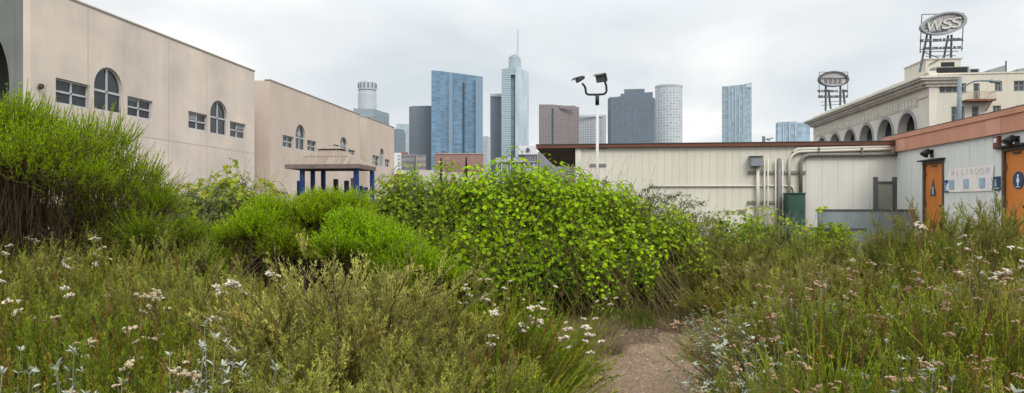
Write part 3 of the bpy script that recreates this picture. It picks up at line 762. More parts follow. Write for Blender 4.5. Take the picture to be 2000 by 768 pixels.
while y < Yend: M().box(BX - .62, BX - .352, y, y + .3, zc0 + .03, zc0 + .349).build('cornice_dentil', m_stone_d, wb); y += .62
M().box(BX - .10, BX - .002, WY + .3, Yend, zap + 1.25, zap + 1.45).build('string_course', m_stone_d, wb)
M().box(BX - .18, BX + .8, WY - .001, Yend, ztp + .001, ztp + .22).build('parapet_cap', m_stone, wb)
y = WY + 5
while y < Yend - 1: M().box(BX - .12, BX - .003, y, y + .5, zc0 + 1.252, ztp).build('parapet_pier', m_stone, wb); y += 6.76
# corner pilaster and plain front
fX1 = 96.0
fm2 = ymap(WY)
fw_specs = []
def frect(pl, pr, pt, pb, nb=1, trans=True):
    a, b2 = atY(pl, pt, WY), atY(pr, pb, WY); return (a.x, b2.x, b2.z, a.z, nb, trans)
for s in ((1834.5, 1887, 164, 181.5, 4, True), (1901, 1913.5, 163, 195.5, 1, False), (1942.7, 1957.5, 158.6, 179, 2, True), (1980, 2012, 158, 178.5, 3, True),
          (1858, 1884.5, 208.5, 243, 3, True), (1898, 1912, 207.5, 236, 1, True), (1939, 1955, 206.5, 236, 2, True), (1985, 2005, 206, 236, 2, True)):
    fw_specs.append(frect(*s))
fx0 = BX + .9
M().plate([rect(fx0, fX1, 0, ztp - .3)] + [rect(a, b2, c, d) for a, b2, c, d, _, _ in fw_specs], fm2, .4, -.4).build('front_wall', m_cream, wb)
M().box(BX - .04, BX + .899, WY - .06, WY - .002, 0, ztp).build('corner_pier', m_stone, wb)
M().box(fx0, fX1, WY - .08, WY + .5, ztp - .299, ztp - .1).build('front_coping', m_cream, wb)
for a, b2, c, d, nb, tr in fw_specs:
    bars = [((a + (b2 - a) * k / nb, c), (a + (b2 - a) * k / nb, d), .09) for k in range(1, nb)]
    if tr: bars.append(((a, c + (d - c) * .55), (b2, c + (d - c) * .55), .08))
    add_window(wb, rect(a, b2, c, d), fm2, bars, m_winf, m_loft, fw=.14, deep=-.2)
M().box(BX + .91, fX1, WY + .401, Yend, ztp - 1.2, ztp - .9).build('roof', m_roofgravel, wb)
M().box(BX + .05, fX1, Yend + .001, Yend + .4, 0, ztp).build('rear_wall', m_stone, wb)
# balcony with railing
a, b2 = atY(1878, 197, WY), atY(1934, 195.5, WY)
bl = M(); bl.box(a.x, b2.x, WY - 1.3, WY - .002, a.z - .22, a.z); blo = bl.build('balcony', m_rustp, wb)
zr = atY(1900, 182, WY).z
rl = M()
rl.box(a.x, b2.x, WY - 1.3, WY - 1.24, zr - .08, zr); rl.box(a.x, a.x + .06, WY - 1.239, WY - .01, zr - .08, zr); rl.box(b2.x - .06, b2.x, WY - 1.239, WY - .01, zr - .08, zr)
x = a.x
while x < b2.x: rl.box(x, x + .035, WY - 1.29, WY - 1.25, a.z + .001, zr - .081); x += .16
rl.build('railing', m_tanrail, blo)
M().bar((b2.x - .6, WY - .1, a.z - 1.3), (b2.x - .4, WY - 1.2, a.z - .23), .1).build('bracket', m_rustp, blo)
# roof penthouse and plant
pa, pb = atY(1808, 118, WY + 3), atY(1877, 113, WY + 3)
ph = thing('roof_penthouse', 'square cream rooftop penthouse beneath the big oval sign', 'penthouse', (pa.x, WY + 3, ztp - .9))
M().box(pa.x, pb.x, WY + 3, WY + 9, ztp - .89, pb.z - .15).build('wall', m_cream, ph)
M().box(pa.x - .1, pb.x + .2, WY + 2.9, WY + 9.1, pb.z - .149, pb.z).build('roof_cap', m_stone_d, ph)
va, vb = atY(1838, 122, WY + 3), atY(1864, 130, WY + 3)
M().box(va.x, vb.x, WY + 2.95, WY + 2.999, vb.z, va.z).build('louver', m_black, ph)
for pl, pr, pt, lab in ((1826, 1893, 131, 'long low dark roof unit beside the rooftop penthouse'), (1893, 1913, 134.5, 'flat grey roof unit right of the rooftop penthouse')):
    a, b2 = atY(pl, pt, WY + 1.5), atY(pr, pt, WY + 1.5)
    ru = thing('roof_unit', lab, 'roof unit', (a.x, WY + 1.5, ztp - .9), 'low roof units')
    M().box(a.x, b2.x, WY + 1.5, WY + 2.8, ztp - .89, a.z).build('casing', m_winf, ru)
    M().box(a.x + .2, b2.x - .2, WY + 1.46, WY + 1.499, ztp - .5, a.z - .1).build('grille', m_black, ru)
def wedge(pl, pr, pt, base, lab):
    a, b2 = atY(pl, base, WY + 4), atY(pr, pt, WY + 4)
    sk = thing('skylight', lab, 'skylight', (a.x, WY + 4, ztp - .9))
    m = M(); z0 = ztp - .89
    m.add([(a.x, WY+4, z0), (b2.x, WY+4, z0), (b2.x, WY+4, b2.z), (a.x, WY+4, a.z), (a.x, WY+9, z0), (b2.x, WY+9, z0), (b2.x, WY+9, b2.z), (a.x, WY+9, a.z)],
          [(0,1,2,3),(5,4,7,6),(1,5,6,2),(4,0,3,7),(3,2,6,7),(0,4,5,1)]); m.build('hood', m_winf, sk)
    if pl < 1950: M().tube([(b2.x + .05, WY + 4, ztp - .8), (b2.x + .05, WY + 4, atY(1965, 119, WY + 4).z)], .09, 8).build('vent_pipe', m_steel, sk)
wedge(1932, 1964, 127, 136.5, 'grey sloped skylight hood with a vent pipe on the cream roof')
wedge(1988, 2018, 129, 135, 'second grey sloped skylight hood at the right end of the roof')

def oval_sign(label, px, py, wpx, hpx, d, legs, tilt, letters, rows, dark=False, frame=None):
    c = at(px, py, d); W, H = wpx * d / F, hpx * d / F
    # sign stands square to the avenue seen along the view axis
    ex = Vector((CT, ST, 0)); ey = Vector((-ST, CT, 0))
    root = thing('roof_sign', label, 'sign', (c.x, c.y, ztp))
    def mp(u, v, w): q = c + ex * u + Vector((0, 0, v)) - ey * w; return (q.x, q.y, q.z)
    def oval(k, n=48, top=.12):
        pts = []
        for i in range(n):
            t = 2*math.pi*i/n; x_ = math.cos(t); y_ = math.sin(t)
            u = W/2*k*x_; v = H/2*k*(y_ if y_ > 0 else y_*.86) * (1 - .0*abs(x_)) + tilt * W * x_ * .5
            if tilt: u += 0.06 * W * (y_ if y_ > 0 else 0)
            pts.append((u, v))
        return pts
    M().plate([oval(1), oval(.86)], mp, .5, -.2).build('rim', m_steel if dark else m_srim, root)
    M().plate([oval(.865)], mp, .2, -.15).build('face', m_sface, root)
    if letters:
        k = H / 24.0
        shp = lambda o, dx: (lambda u, v, w: mp(u + dx + v*.18, v * 1.0 + tilt * (u + dx) * 1.0 - .02*H, .056 + w + o))
        for ch, dx, wd in (('W', -.20, .42), ('S', .085, .25), ('S', .285, .25)):
            lo = M(); lo.text(ch, shp(.0, dx*W), H*.66, .04, width=wd*W*.98, bold=.05); lo.build('letter_outline', m_steel, root)
            lo = M(); lo.text(ch, shp(.05, dx*W), H*.62, .06, width=wd*W*.86, bold=.015); lo.build('letter', m_slet, root)
        st = M()
        for u0, u1, v in ((-.44, -.30, .02), (-.46, -.33, -.10), (.34, .44, .10), (-.28, .1, -.30)):
            st.plate([[(u0*W, v*H + tilt*u0*W), (u1*W, v*H + tilt*u1*W), (u1*W, v*H + tilt*u1*W + .06*H), (u0*W, v*H + tilt*u0*W + .06*H)]], mp, .04, .056)
        st.build('speed_line', m_steel, root)
    else:
        ex_ = M()
        ex_.plate([rect(-.44*W, .44*W, .04*H, .11*H)], mp, .05, .056); ex_.build('cross_bar', m_steel, root)
        for k in range(4):
            M().text('WSS'[k % 3] if k < 3 else 'S', lambda u, v, w, k=k: mp(-(u) + (-.24 + k*.15)*W, v - .12*H, .056 + w), H*.34, .05, width=.12*W, bold=.03).build('letter', m_strk, root)
        M().plate([oval(.2)], mp, .001, -.9)
    # lattice of posts and rails with rows of small lettering
    st = M()
    for (xa, ya, xb, yb) in legs:
        A_, B_ = at(xa, ya, d + .5), at(xb, yb, d + .5)
        st.bar(A_, B_, .19 if not dark else .26)
    st.build('support_post', m_steel, root)
    fr = M()
    for (xa, ya, xb, yb) in frame: fr.bar(at(xa, ya, d + .1), at(xb, yb, d + .1), .085)
    fr.build('frame', m_steel, root)
    rg = random.Random(int(px))
    for (xa, xb, ya, h, dy) in rows:
        rb_ = M(); A_, B_ = at(xa, ya + h, d), at(xb, ya + h + dy, d); rb_.bar(A_, B_, .08)
        x_ = xa
        while x_ < xb - 1:                        # small lettering too worn to read: plain strokes on the rail
            ww = rg.uniform(1.2, 2.2); yy = ya + dy * (x_ - xa) / (xb - xa)
            if rg.random() < .86:
                hh = h * rg.uniform(.75, 1.0)
                rb_.bar(at(x_ + .3, yy + h, d - .1), at(x_ + .3, yy + h - hh, d - .1), .09)
                if rg.random() < .6: rb_.bar(at(x_ + .3, yy + h - hh*.9, d - .1), at(x_ + ww * .8, yy + h - hh*.9, d - .1), .09)
                if rg.random() < .5: rb_.bar(at(x_ + ww*.8, yy + h, d - .1), at(x_ + ww*.8, yy + h - hh, d - .1), .09)
                if rg.random() < .6: rb_.bar(at(x_ + .3, yy + h*.5, d - .1), at(x_ + ww*.8, yy + h*.5, d - .1), .09)
            x_ += ww + .7
        rb_.build('lettering', m_steel, root)
    return root
oval_sign('big oval rooftop sign reading WSS above rows of worn lettering', 1841, 48, 90, 47, 87.0,
          [(1811, 66, 1796.5, 141), (1817.5, 68, 1816, 141), (1852, 69, 1840, 131), (1858.5, 68, 1857, 131)], .13, True,
          [(1797, 1882, 76.5, 5.5, -3), (1796, 1881, 92, 5.0, -2.5)],
          frame=[(1800, 28.5, 1883, 26.5), (1800.5, 28, 1797, 104), (1882.5, 26, 1878.5, 100), (1798, 101.5, 1872, 100), (1808, 110, 1866, 109), (1806, 103, 1864, 125), (1860, 103, 1815, 126)])
oval_sign('smaller dark oval rooftop sign near the far end of the arcaded building', 1627.3, 156, 60, 33, 118.0,
          [(1613, 146, 1612.5, 217), (1618, 175, 1622.5, 213), (1641.5, 146, 1641, 206), (1646.5, 175, 1650, 203)], 0.0, False,
          [(1597, 1656, 175, 5.0, 0), (1598, 1656, 186, 5.0, -.5)], dark=True,
          frame=[(1600, 141, 1656, 141), (1600, 141, 1600, 192), (1656, 141, 1655.5, 190), (1603, 199.5, 1652, 197.5), (1603, 206, 1640, 204)])
# tall street lamp before the building
LY = 50.0
q0, q1 = atY(1873, 238, LY), atY(1874.5, 151.5, LY)
sl_ = thing('street_lamp', 'tall blue grey lamp post with curved arm before the cream building', 'street lamp', (q0.x, LY, 0))
M().tube([(q0.x, LY, 0), (q0.x, LY, q0.z), (q1.x, LY, q1.z)], .21, 12, .12).build('pole', m_lampg, sl_, smooth=True)
QQ = lambda px, py: tuple(atY(px, py, LY))
M().tube([QQ(1875, 173), QQ(1884, 168.5), QQ(1893, 163), QQ(1903, 158.8), QQ(1915, 157.6), QQ(1935, 158.2)], .06, 8).build('arm', m_lampg, sl_, smooth=True)
M().tube([QQ(1934, 158.4), QQ(1942, 158.6), QQ(1951, 159.5)], .13, 8, .16).build('lamp_head', m_winf, sl_, smooth=True)
# small lamp beyond the shed roof
LY = 62.0
q0, q1 = atY(1491.5, 285, LY), atY(1491.5, 266.5, LY)
sl_ = thing('street_lamp', 'short grey lamp post peeking over the beige shed roof', 'street lamp', (q0.x, LY, 0))
M().tube([(q0.x, LY, 0), (q1.x, LY, q1.z)], .13, 8).build('pole', m_lampg, sl_)
M().tube([QQ(1491.5, 274), QQ(1498, 271.5), QQ(1505, 270.2), QQ(1510, 270)], .05, 6).build('arm', m_lampg, sl_)
M().tube([QQ(1499, 272.3), QQ(1504, 272)], .12, 8).build('lamp_head', m_winf, sl_)

# ------------------------------------------------------------------ skyline
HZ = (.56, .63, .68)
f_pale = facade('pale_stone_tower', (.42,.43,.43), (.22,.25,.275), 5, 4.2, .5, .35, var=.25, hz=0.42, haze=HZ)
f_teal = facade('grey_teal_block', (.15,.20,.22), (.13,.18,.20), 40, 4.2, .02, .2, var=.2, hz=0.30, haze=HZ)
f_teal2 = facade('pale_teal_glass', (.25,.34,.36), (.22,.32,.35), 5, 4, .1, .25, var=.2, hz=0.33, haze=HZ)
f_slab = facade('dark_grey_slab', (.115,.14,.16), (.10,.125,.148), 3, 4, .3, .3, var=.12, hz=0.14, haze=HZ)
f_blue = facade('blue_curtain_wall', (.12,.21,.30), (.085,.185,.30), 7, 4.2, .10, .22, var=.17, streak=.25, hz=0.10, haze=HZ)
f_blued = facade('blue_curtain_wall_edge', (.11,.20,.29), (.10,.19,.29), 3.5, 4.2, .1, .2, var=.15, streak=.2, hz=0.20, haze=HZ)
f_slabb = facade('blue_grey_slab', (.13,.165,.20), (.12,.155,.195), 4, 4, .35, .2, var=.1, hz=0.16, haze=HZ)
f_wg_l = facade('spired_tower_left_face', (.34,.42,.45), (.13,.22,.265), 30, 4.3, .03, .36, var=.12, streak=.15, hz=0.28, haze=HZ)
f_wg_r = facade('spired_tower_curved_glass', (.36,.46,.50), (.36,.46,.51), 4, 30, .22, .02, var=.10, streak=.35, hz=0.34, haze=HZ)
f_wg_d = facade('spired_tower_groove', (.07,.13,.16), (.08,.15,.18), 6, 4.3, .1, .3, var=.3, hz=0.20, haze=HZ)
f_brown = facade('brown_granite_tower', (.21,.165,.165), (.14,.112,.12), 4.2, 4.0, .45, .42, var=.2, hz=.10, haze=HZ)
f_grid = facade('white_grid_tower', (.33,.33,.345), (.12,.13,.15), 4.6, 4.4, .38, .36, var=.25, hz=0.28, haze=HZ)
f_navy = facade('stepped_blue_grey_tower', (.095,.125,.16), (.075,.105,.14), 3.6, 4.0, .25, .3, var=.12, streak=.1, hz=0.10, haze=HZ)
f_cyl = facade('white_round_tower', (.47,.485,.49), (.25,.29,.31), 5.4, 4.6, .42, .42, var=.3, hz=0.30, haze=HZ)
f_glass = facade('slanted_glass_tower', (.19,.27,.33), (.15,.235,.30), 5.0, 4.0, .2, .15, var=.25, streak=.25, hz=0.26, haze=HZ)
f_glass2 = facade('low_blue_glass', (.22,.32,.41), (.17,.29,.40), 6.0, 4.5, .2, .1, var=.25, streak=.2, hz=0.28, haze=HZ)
m_troof = plain('tower_roof', (.3, .33, .35), rough=.8)
m_white_t = plain('white_tower_trim', (.50, .52, .54), rough=.7)
m_pale_line = plain('pale_fin', (.42, .52, .58), rough=.5)
m_dark_line = plain('dark_groove', (.05, .075, .10), rough=.5)

def plan(spec, d, back):
    """spec: photo columns with depth offsets along the visible front, left to right; closed behind"""
    pts = []
    for px, py, do in spec:
        q = at(px, py, d + do); pts.append((q.x, q.y, q.z))
    l_, r_ = at(spec[-1][0], spec[-1][1], d + back), at(spec[0][0], spec[0][1], d + back)
    pts.append((l_.x, l_.y, l_.z)); pts.append((r_.x, r_.y, r_.z))
    return pts
def tower(label, d, bodies, group='downtown towers'):
    s0 = bodies[0][1]; mid = (s0[0][0] + s0[-1][0]) / 2
    c = at(mid, 400, d); root = thing('tower', label, 'tower', (c.x, c.y, 0), group)
    for name, spec, mat, back, zb in bodies:
        pts = plan(spec, d, back)
        m = M(); m.prism(pts, zb if zb is not None else 0, [p[2] for p in pts]); m.build(name, mat, root)
    return root
def strip(root, name, d, px0, px1, pyt, pyb, mat, off=-.6, th=.5):
    a, b2 = at(px0, pyt, d + off), at(px1, pyb, d + off); c_ = at(px0, pyb, d + off); e_ = at(px1, pyt, d + off)
    k = Vector((-ST, CT, 0)) * th
    vs = [c_, b2, e_, a] + [v + k for v in (c_, b2, e_, a)]
    M().add(vs, [(0,1,2,3),(7,6,5,4),(0,4,5,1),(1,5,6,2),(2,6,7,3),(3,7,4,0)]).build(name, mat, root)
def round_tower(label, d, px, tiers, mat_, group='downtown towers', n=48):
    c = at(px, 400, d); root = thing('tower', label, 'tower', (c.x, c.y, 0), group)
    for name, wpx, pt, pb, mt in tiers:
        r_ = wpx / 2 * d / F; zt_ = at(px, pt, d).z; zb_ = at(px, pb, d).z if pb else 0
        pts = [(c.x + r_*math.cos(2*math.pi*k/n), c.y + r_*math.sin(2*math.pi*k/n)) for k in range(n)]
        M().prism(pts, zb_, [zt_]*n).build(name, mt, root)
    return root, c
# 1 crown tower
rt, c = round_tower('pale round tower with ribbed crown behind the grey teal block', 1500, 717.5,
            [('body', 36, 184, None, f_pale), ('upper_body', 34, 175.5, 184.02, f_pale), ('crown', 34.5, 162.5, 176.8, f_pale), ('crown_top', 29, 160, 162.52, m_white_t)], None)
M().lathe(c.x, c.y, [(34.9/2*1500/F, at(0,177.6,1500).z), (34.9/2*1500/F, at(0,176.6,1500).z)], 48).build('crown_ring', m_dark_line, rt)  # dark band around the foot of the crown
for k in range(14):
    a_ = 2*math.pi*k/14 + .2; r_ = 17.3*1500/F
    M().box(c.x + r_*math.cos(a_) - 1.3, c.x + r_*math.cos(a_) + 1.3, c.y + r_*math.sin(a_) - 1.3, c.y + r_*math.sin(a_) + 1.3, at(0,172.5,1500).z, at(0,164,1500).z).build('crown_window', f_slab, rt)
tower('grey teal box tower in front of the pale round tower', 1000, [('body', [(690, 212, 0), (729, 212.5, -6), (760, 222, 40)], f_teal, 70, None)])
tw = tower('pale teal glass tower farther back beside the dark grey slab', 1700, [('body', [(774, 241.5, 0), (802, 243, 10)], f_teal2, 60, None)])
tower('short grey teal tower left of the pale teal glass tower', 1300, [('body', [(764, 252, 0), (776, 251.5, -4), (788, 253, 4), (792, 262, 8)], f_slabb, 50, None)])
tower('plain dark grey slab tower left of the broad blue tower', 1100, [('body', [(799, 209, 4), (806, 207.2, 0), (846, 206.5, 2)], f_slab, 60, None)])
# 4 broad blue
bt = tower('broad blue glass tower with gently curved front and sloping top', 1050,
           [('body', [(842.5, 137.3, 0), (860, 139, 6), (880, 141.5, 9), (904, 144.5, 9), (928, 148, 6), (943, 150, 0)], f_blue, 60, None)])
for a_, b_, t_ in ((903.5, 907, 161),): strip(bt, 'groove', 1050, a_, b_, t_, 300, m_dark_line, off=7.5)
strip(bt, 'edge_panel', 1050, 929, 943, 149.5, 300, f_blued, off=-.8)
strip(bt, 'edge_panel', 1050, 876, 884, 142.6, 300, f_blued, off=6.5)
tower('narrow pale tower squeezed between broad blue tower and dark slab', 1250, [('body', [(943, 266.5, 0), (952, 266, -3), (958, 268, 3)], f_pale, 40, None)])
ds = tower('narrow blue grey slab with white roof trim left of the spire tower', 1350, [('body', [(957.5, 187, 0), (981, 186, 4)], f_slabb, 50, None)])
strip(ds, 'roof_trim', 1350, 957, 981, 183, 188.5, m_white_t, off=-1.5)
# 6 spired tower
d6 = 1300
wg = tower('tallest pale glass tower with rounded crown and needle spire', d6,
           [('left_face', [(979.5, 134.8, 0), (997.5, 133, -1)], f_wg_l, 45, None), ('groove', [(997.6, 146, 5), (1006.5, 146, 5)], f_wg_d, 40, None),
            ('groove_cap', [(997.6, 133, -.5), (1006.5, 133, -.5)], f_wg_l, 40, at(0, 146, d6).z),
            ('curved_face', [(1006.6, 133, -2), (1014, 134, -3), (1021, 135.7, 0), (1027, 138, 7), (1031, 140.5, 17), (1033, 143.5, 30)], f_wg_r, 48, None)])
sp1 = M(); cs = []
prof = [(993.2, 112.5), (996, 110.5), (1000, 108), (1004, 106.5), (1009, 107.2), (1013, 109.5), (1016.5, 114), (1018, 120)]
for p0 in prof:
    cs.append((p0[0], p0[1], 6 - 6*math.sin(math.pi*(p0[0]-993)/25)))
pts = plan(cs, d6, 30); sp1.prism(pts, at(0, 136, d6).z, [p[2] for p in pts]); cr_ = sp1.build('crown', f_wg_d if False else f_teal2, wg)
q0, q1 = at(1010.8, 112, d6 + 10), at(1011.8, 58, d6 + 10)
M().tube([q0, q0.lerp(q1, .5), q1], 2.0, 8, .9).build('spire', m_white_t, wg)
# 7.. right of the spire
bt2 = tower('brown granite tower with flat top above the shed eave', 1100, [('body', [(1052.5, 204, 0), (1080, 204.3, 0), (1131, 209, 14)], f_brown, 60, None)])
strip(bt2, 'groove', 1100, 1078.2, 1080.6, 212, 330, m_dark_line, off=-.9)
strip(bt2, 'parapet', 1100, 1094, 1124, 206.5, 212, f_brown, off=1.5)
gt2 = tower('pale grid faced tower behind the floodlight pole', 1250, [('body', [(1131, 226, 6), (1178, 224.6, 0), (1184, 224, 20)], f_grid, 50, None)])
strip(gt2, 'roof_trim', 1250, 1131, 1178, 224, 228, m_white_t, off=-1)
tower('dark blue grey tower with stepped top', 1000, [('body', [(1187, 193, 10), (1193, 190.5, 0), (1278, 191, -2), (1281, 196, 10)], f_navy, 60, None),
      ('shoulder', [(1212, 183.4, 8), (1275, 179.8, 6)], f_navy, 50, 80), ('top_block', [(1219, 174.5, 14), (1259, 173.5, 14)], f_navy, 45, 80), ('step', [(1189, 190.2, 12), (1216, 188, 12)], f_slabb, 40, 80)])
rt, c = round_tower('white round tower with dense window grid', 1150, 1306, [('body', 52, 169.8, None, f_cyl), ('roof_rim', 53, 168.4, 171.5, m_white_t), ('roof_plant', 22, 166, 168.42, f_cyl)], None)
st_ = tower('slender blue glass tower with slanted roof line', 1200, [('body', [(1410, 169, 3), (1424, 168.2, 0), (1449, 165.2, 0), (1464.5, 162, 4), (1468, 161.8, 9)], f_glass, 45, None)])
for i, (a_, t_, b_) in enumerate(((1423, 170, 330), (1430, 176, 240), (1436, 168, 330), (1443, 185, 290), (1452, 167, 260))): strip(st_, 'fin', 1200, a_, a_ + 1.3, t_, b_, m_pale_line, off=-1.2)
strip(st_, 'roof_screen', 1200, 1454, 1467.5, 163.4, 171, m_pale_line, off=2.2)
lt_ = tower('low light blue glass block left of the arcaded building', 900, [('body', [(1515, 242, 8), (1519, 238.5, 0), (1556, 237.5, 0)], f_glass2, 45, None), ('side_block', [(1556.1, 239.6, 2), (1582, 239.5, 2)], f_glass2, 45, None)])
for a_ in (1529, 1541, 1553): strip(lt_, 'fin', 900, a_, a_ + 1.6, 241, 330, m_pale_line, off=-1.0)

# ------------------------------------------------------------------ middle distance between the school and the shed
m_pinkw = plain('dusky_pink_wall', (.285, .17, .155), rough=.9, var=.08, scale=.1, streak=.1)
m_off = facade('brown_office_bands', (.20,.165,.165), (.075,.075,.09), 2.6, 3.6, .15, .45, var=.3, hz=0.16, haze=HZ)
m_off2 = facade('pink_brown_office_bands', (.25,.18,.175), (.11,.10,.115), 60, 3.6, .01, .5, var=.2, hz=0.16, haze=HZ)
m_offw = plain('white_building_paint', (.60, .62, .63), rough=.8, var=.04)
m_crem = plain('cream_low_wall', (.47, .43, .37), rough=.9, var=.06)
m_tile = plain('red_tile', (.24, .11, .085), rough=.9, var=.1)
def block(label, d, specs, cat='building', name='city_building'):
    s0 = specs[0]; c = at((s0[1]+s0[2])/2, 400, d); root = thing(name, label, cat, (c.x, c.y, 0))
    for nm, pl, pr, pt, pb, mat, do, dep in specs:
        sp_l = plan([(pl, pt, do), (pr, pt, do)], d, do + dep); m = M()
        m.prism(sp_l, at(0, pb, d).z if pb else 0, [p[2] for p in sp_l]); m.build(nm, mat, root)
    return root
m_hole = plain('dark_small_window', (.16, .17, .18), rough=.4)
wbk = block('small white building at the foot of the far school wing', 200, [('wall', 767, 783.5, 298.5, None, m_offw, 0, 12), ('side_block', 783.6, 799, 333, None, m_offw, 2, 10), ('lower_block', 770, 789, 340, None, m_tile, -4, 3.5)])
for yy in (303, 309.5, 316, 322.5, 329):
    for xx in (777, 780.3): strip(wbk, 'window', 200, xx, xx + 1.5, yy, yy + 3, m_hole, off=-.12, th=.1)
ob = block('low brown office block with dark window bands left of the pink wall', 420, [('wall', 783.6, 812, 301.5, None, m_off, 6, 30), ('stepped_wing', 812.1, 832, 302, None, m_off2, 0, 40), ('upper_block', 770, 797, 297.5, None, m_tile, 40, 20)])
pw = block('long windowless dusky pink building below the broad blue tower', 300, [('wall', 849, 943.5, 300.5, None, m_pinkw, 0, 30), ('parapet', 848.7, 943.8, 299.4, 300.49, m_stone_d, -.3, 30.5)])
strip(pw, 'roof_unit', 300, 850, 854, 296.8, 299.3, m_steel, off=6, th=3); strip(pw, 'roof_unit', 300, 862, 868, 294.5, 299.3, m_steel, off=6, th=3); strip(pw, 'roof_unit', 300, 911, 915, 297, 299.3, m_steel, off=6, th=3)
block('low cream wall building in front of the long pink building', 160, [('wall', 818, 868, 332.5, None, m_crem, 0, 8), ('side_block', 868.1, 950, 336.5, None, m_crem, 1, 8)])
# grey classical block with mansard roof
m_slate = plain('grey_mansard', (.33, .33, .35), rough=.8, var=.1, scale=.4)
m_gwall = plain('grey_apartment_wall', (.36, .37, .39), rough=.85, var=.06)
m_gsh = plain('violet_grey_side', (.24, .235, .26), rough=.85, var=.06)
gb = block('grey classical apartment block with mansard roof under the shed eave', 150, [('wall', 968, 1050, 308, None, m_gwall, 0, 16), ('side_wing', 1050.1, 1092, 297, None, m_gsh, 2, 14)])
ms = M()
q = [at(1012, 302, 150), at(1050, 302, 150), at(1050, 302, 164), at(1012, 302, 164)]; q2 = [at(1014, 284.5, 152), at(1048, 284.5, 152), at(1048, 284.5, 162), at(1014, 284.5, 162)]
ms.add(q + q2, [(0,1,5,4),(1,2,6,5),(2,3,7,6),(3,0,4,7),(4,5,6,7)]); ms.build('mansard_roof', m_slate, gb)
cr2 = at(1031.5, 293, 151.0); M().tube([cr2, cr2 + Vector((0, -.9, 0))], .4, 14).build('roof_medallion', m_steel, gb)
for yy in (302, 316.5): strip(gb, 'cornice', 150, 967 if yy > 305 else 1010, 1051, yy - 1.2, yy + .6, m_gwall, off=-.5, th=.5)
strip(gb, 'loggia_wall', 150, 1012, 1050, 303, 307.9, m_gwall, off=.2, th=.3)
for i in range(5): strip(gb, 'window', 150, 1028 + i*4.4, 1031 + i*4.4, 305, 313.5, m_hole, off=-.14, th=.12)
for i in range(6): strip(gb, 'window', 150, 972 + i*7.2, 976 + i*7.2, 320, 333, m_hole, off=-.14, th=.12)
for i in range(8): strip(gb, 'column', 150, 1026 + i*3.3, 1027 + i*3.3, 304, 316, m_gwall, off=-.45, th=.3)
for i in range(9): strip(gb, 'column', 150, 970 + i*9, 971.6 + i*9, 319, 340, m_offw, off=-.45, th=.3)
# slim dark cypresses and a pole
m_cyp = plain('dark_cypress', (.035, .03, .022), rough=.95, var=.3, scale=3)
for px, lab in ((861.5, 'left one of two slim dark cypress trees before the pink building'), (910.5, 'right one of two slim dark cypress trees before the pink building')):
    d = 110; g = at(px, 400, d); tp = at(px, 312 if px < 900 else 310.5, d).z
    cy_ = thing('cypress_tree', lab, 'tree', (g.x, g.y, 0), 'slim cypress trees')
    M().tube([(g.x, g.y, 0), (g.x, g.y, 3.5)], .14, 8, .1).build('trunk', m_cyp, cy_)
    rg = random.Random(int(px)); cr3 = M()
    for k in range(900):
        z = rg.uniform(1.5, tp); t = (z - 1.5) / (tp - 1.5); r_ = .36 * (1 - t)**.55 * rg.uniform(.4, 1); a_ = rg.uniform(0, 6.283)
        p = Vector((g.x + r_*math.cos(a_), g.y + r_*math.sin(a_), z)); s_ = rg.uniform(.08, .16)
        cr3.add([p + Vector((rg.uniform(-s_, s_), rg.uniform(-s_, s_), 0)), p + Vector((rg.uniform(-s_, s_), rg.uniform(-s_, s_), s_)), p + Vector((0, 0, 3.0*s_))], [(0, 1, 2)])
    cr3.build('crown', m_cyp, cy_)
g = at(1000.5, 400, 60)
tag(M().tube([(g.x, g.y, 0), (g.x, g.y, at(1000, 295, 60).z)], .11, 8).build('utility_pole', m_gate, None, org=(g.x, g.y, 0)), 'dark plain utility pole standing below the spire tower', 'pole')
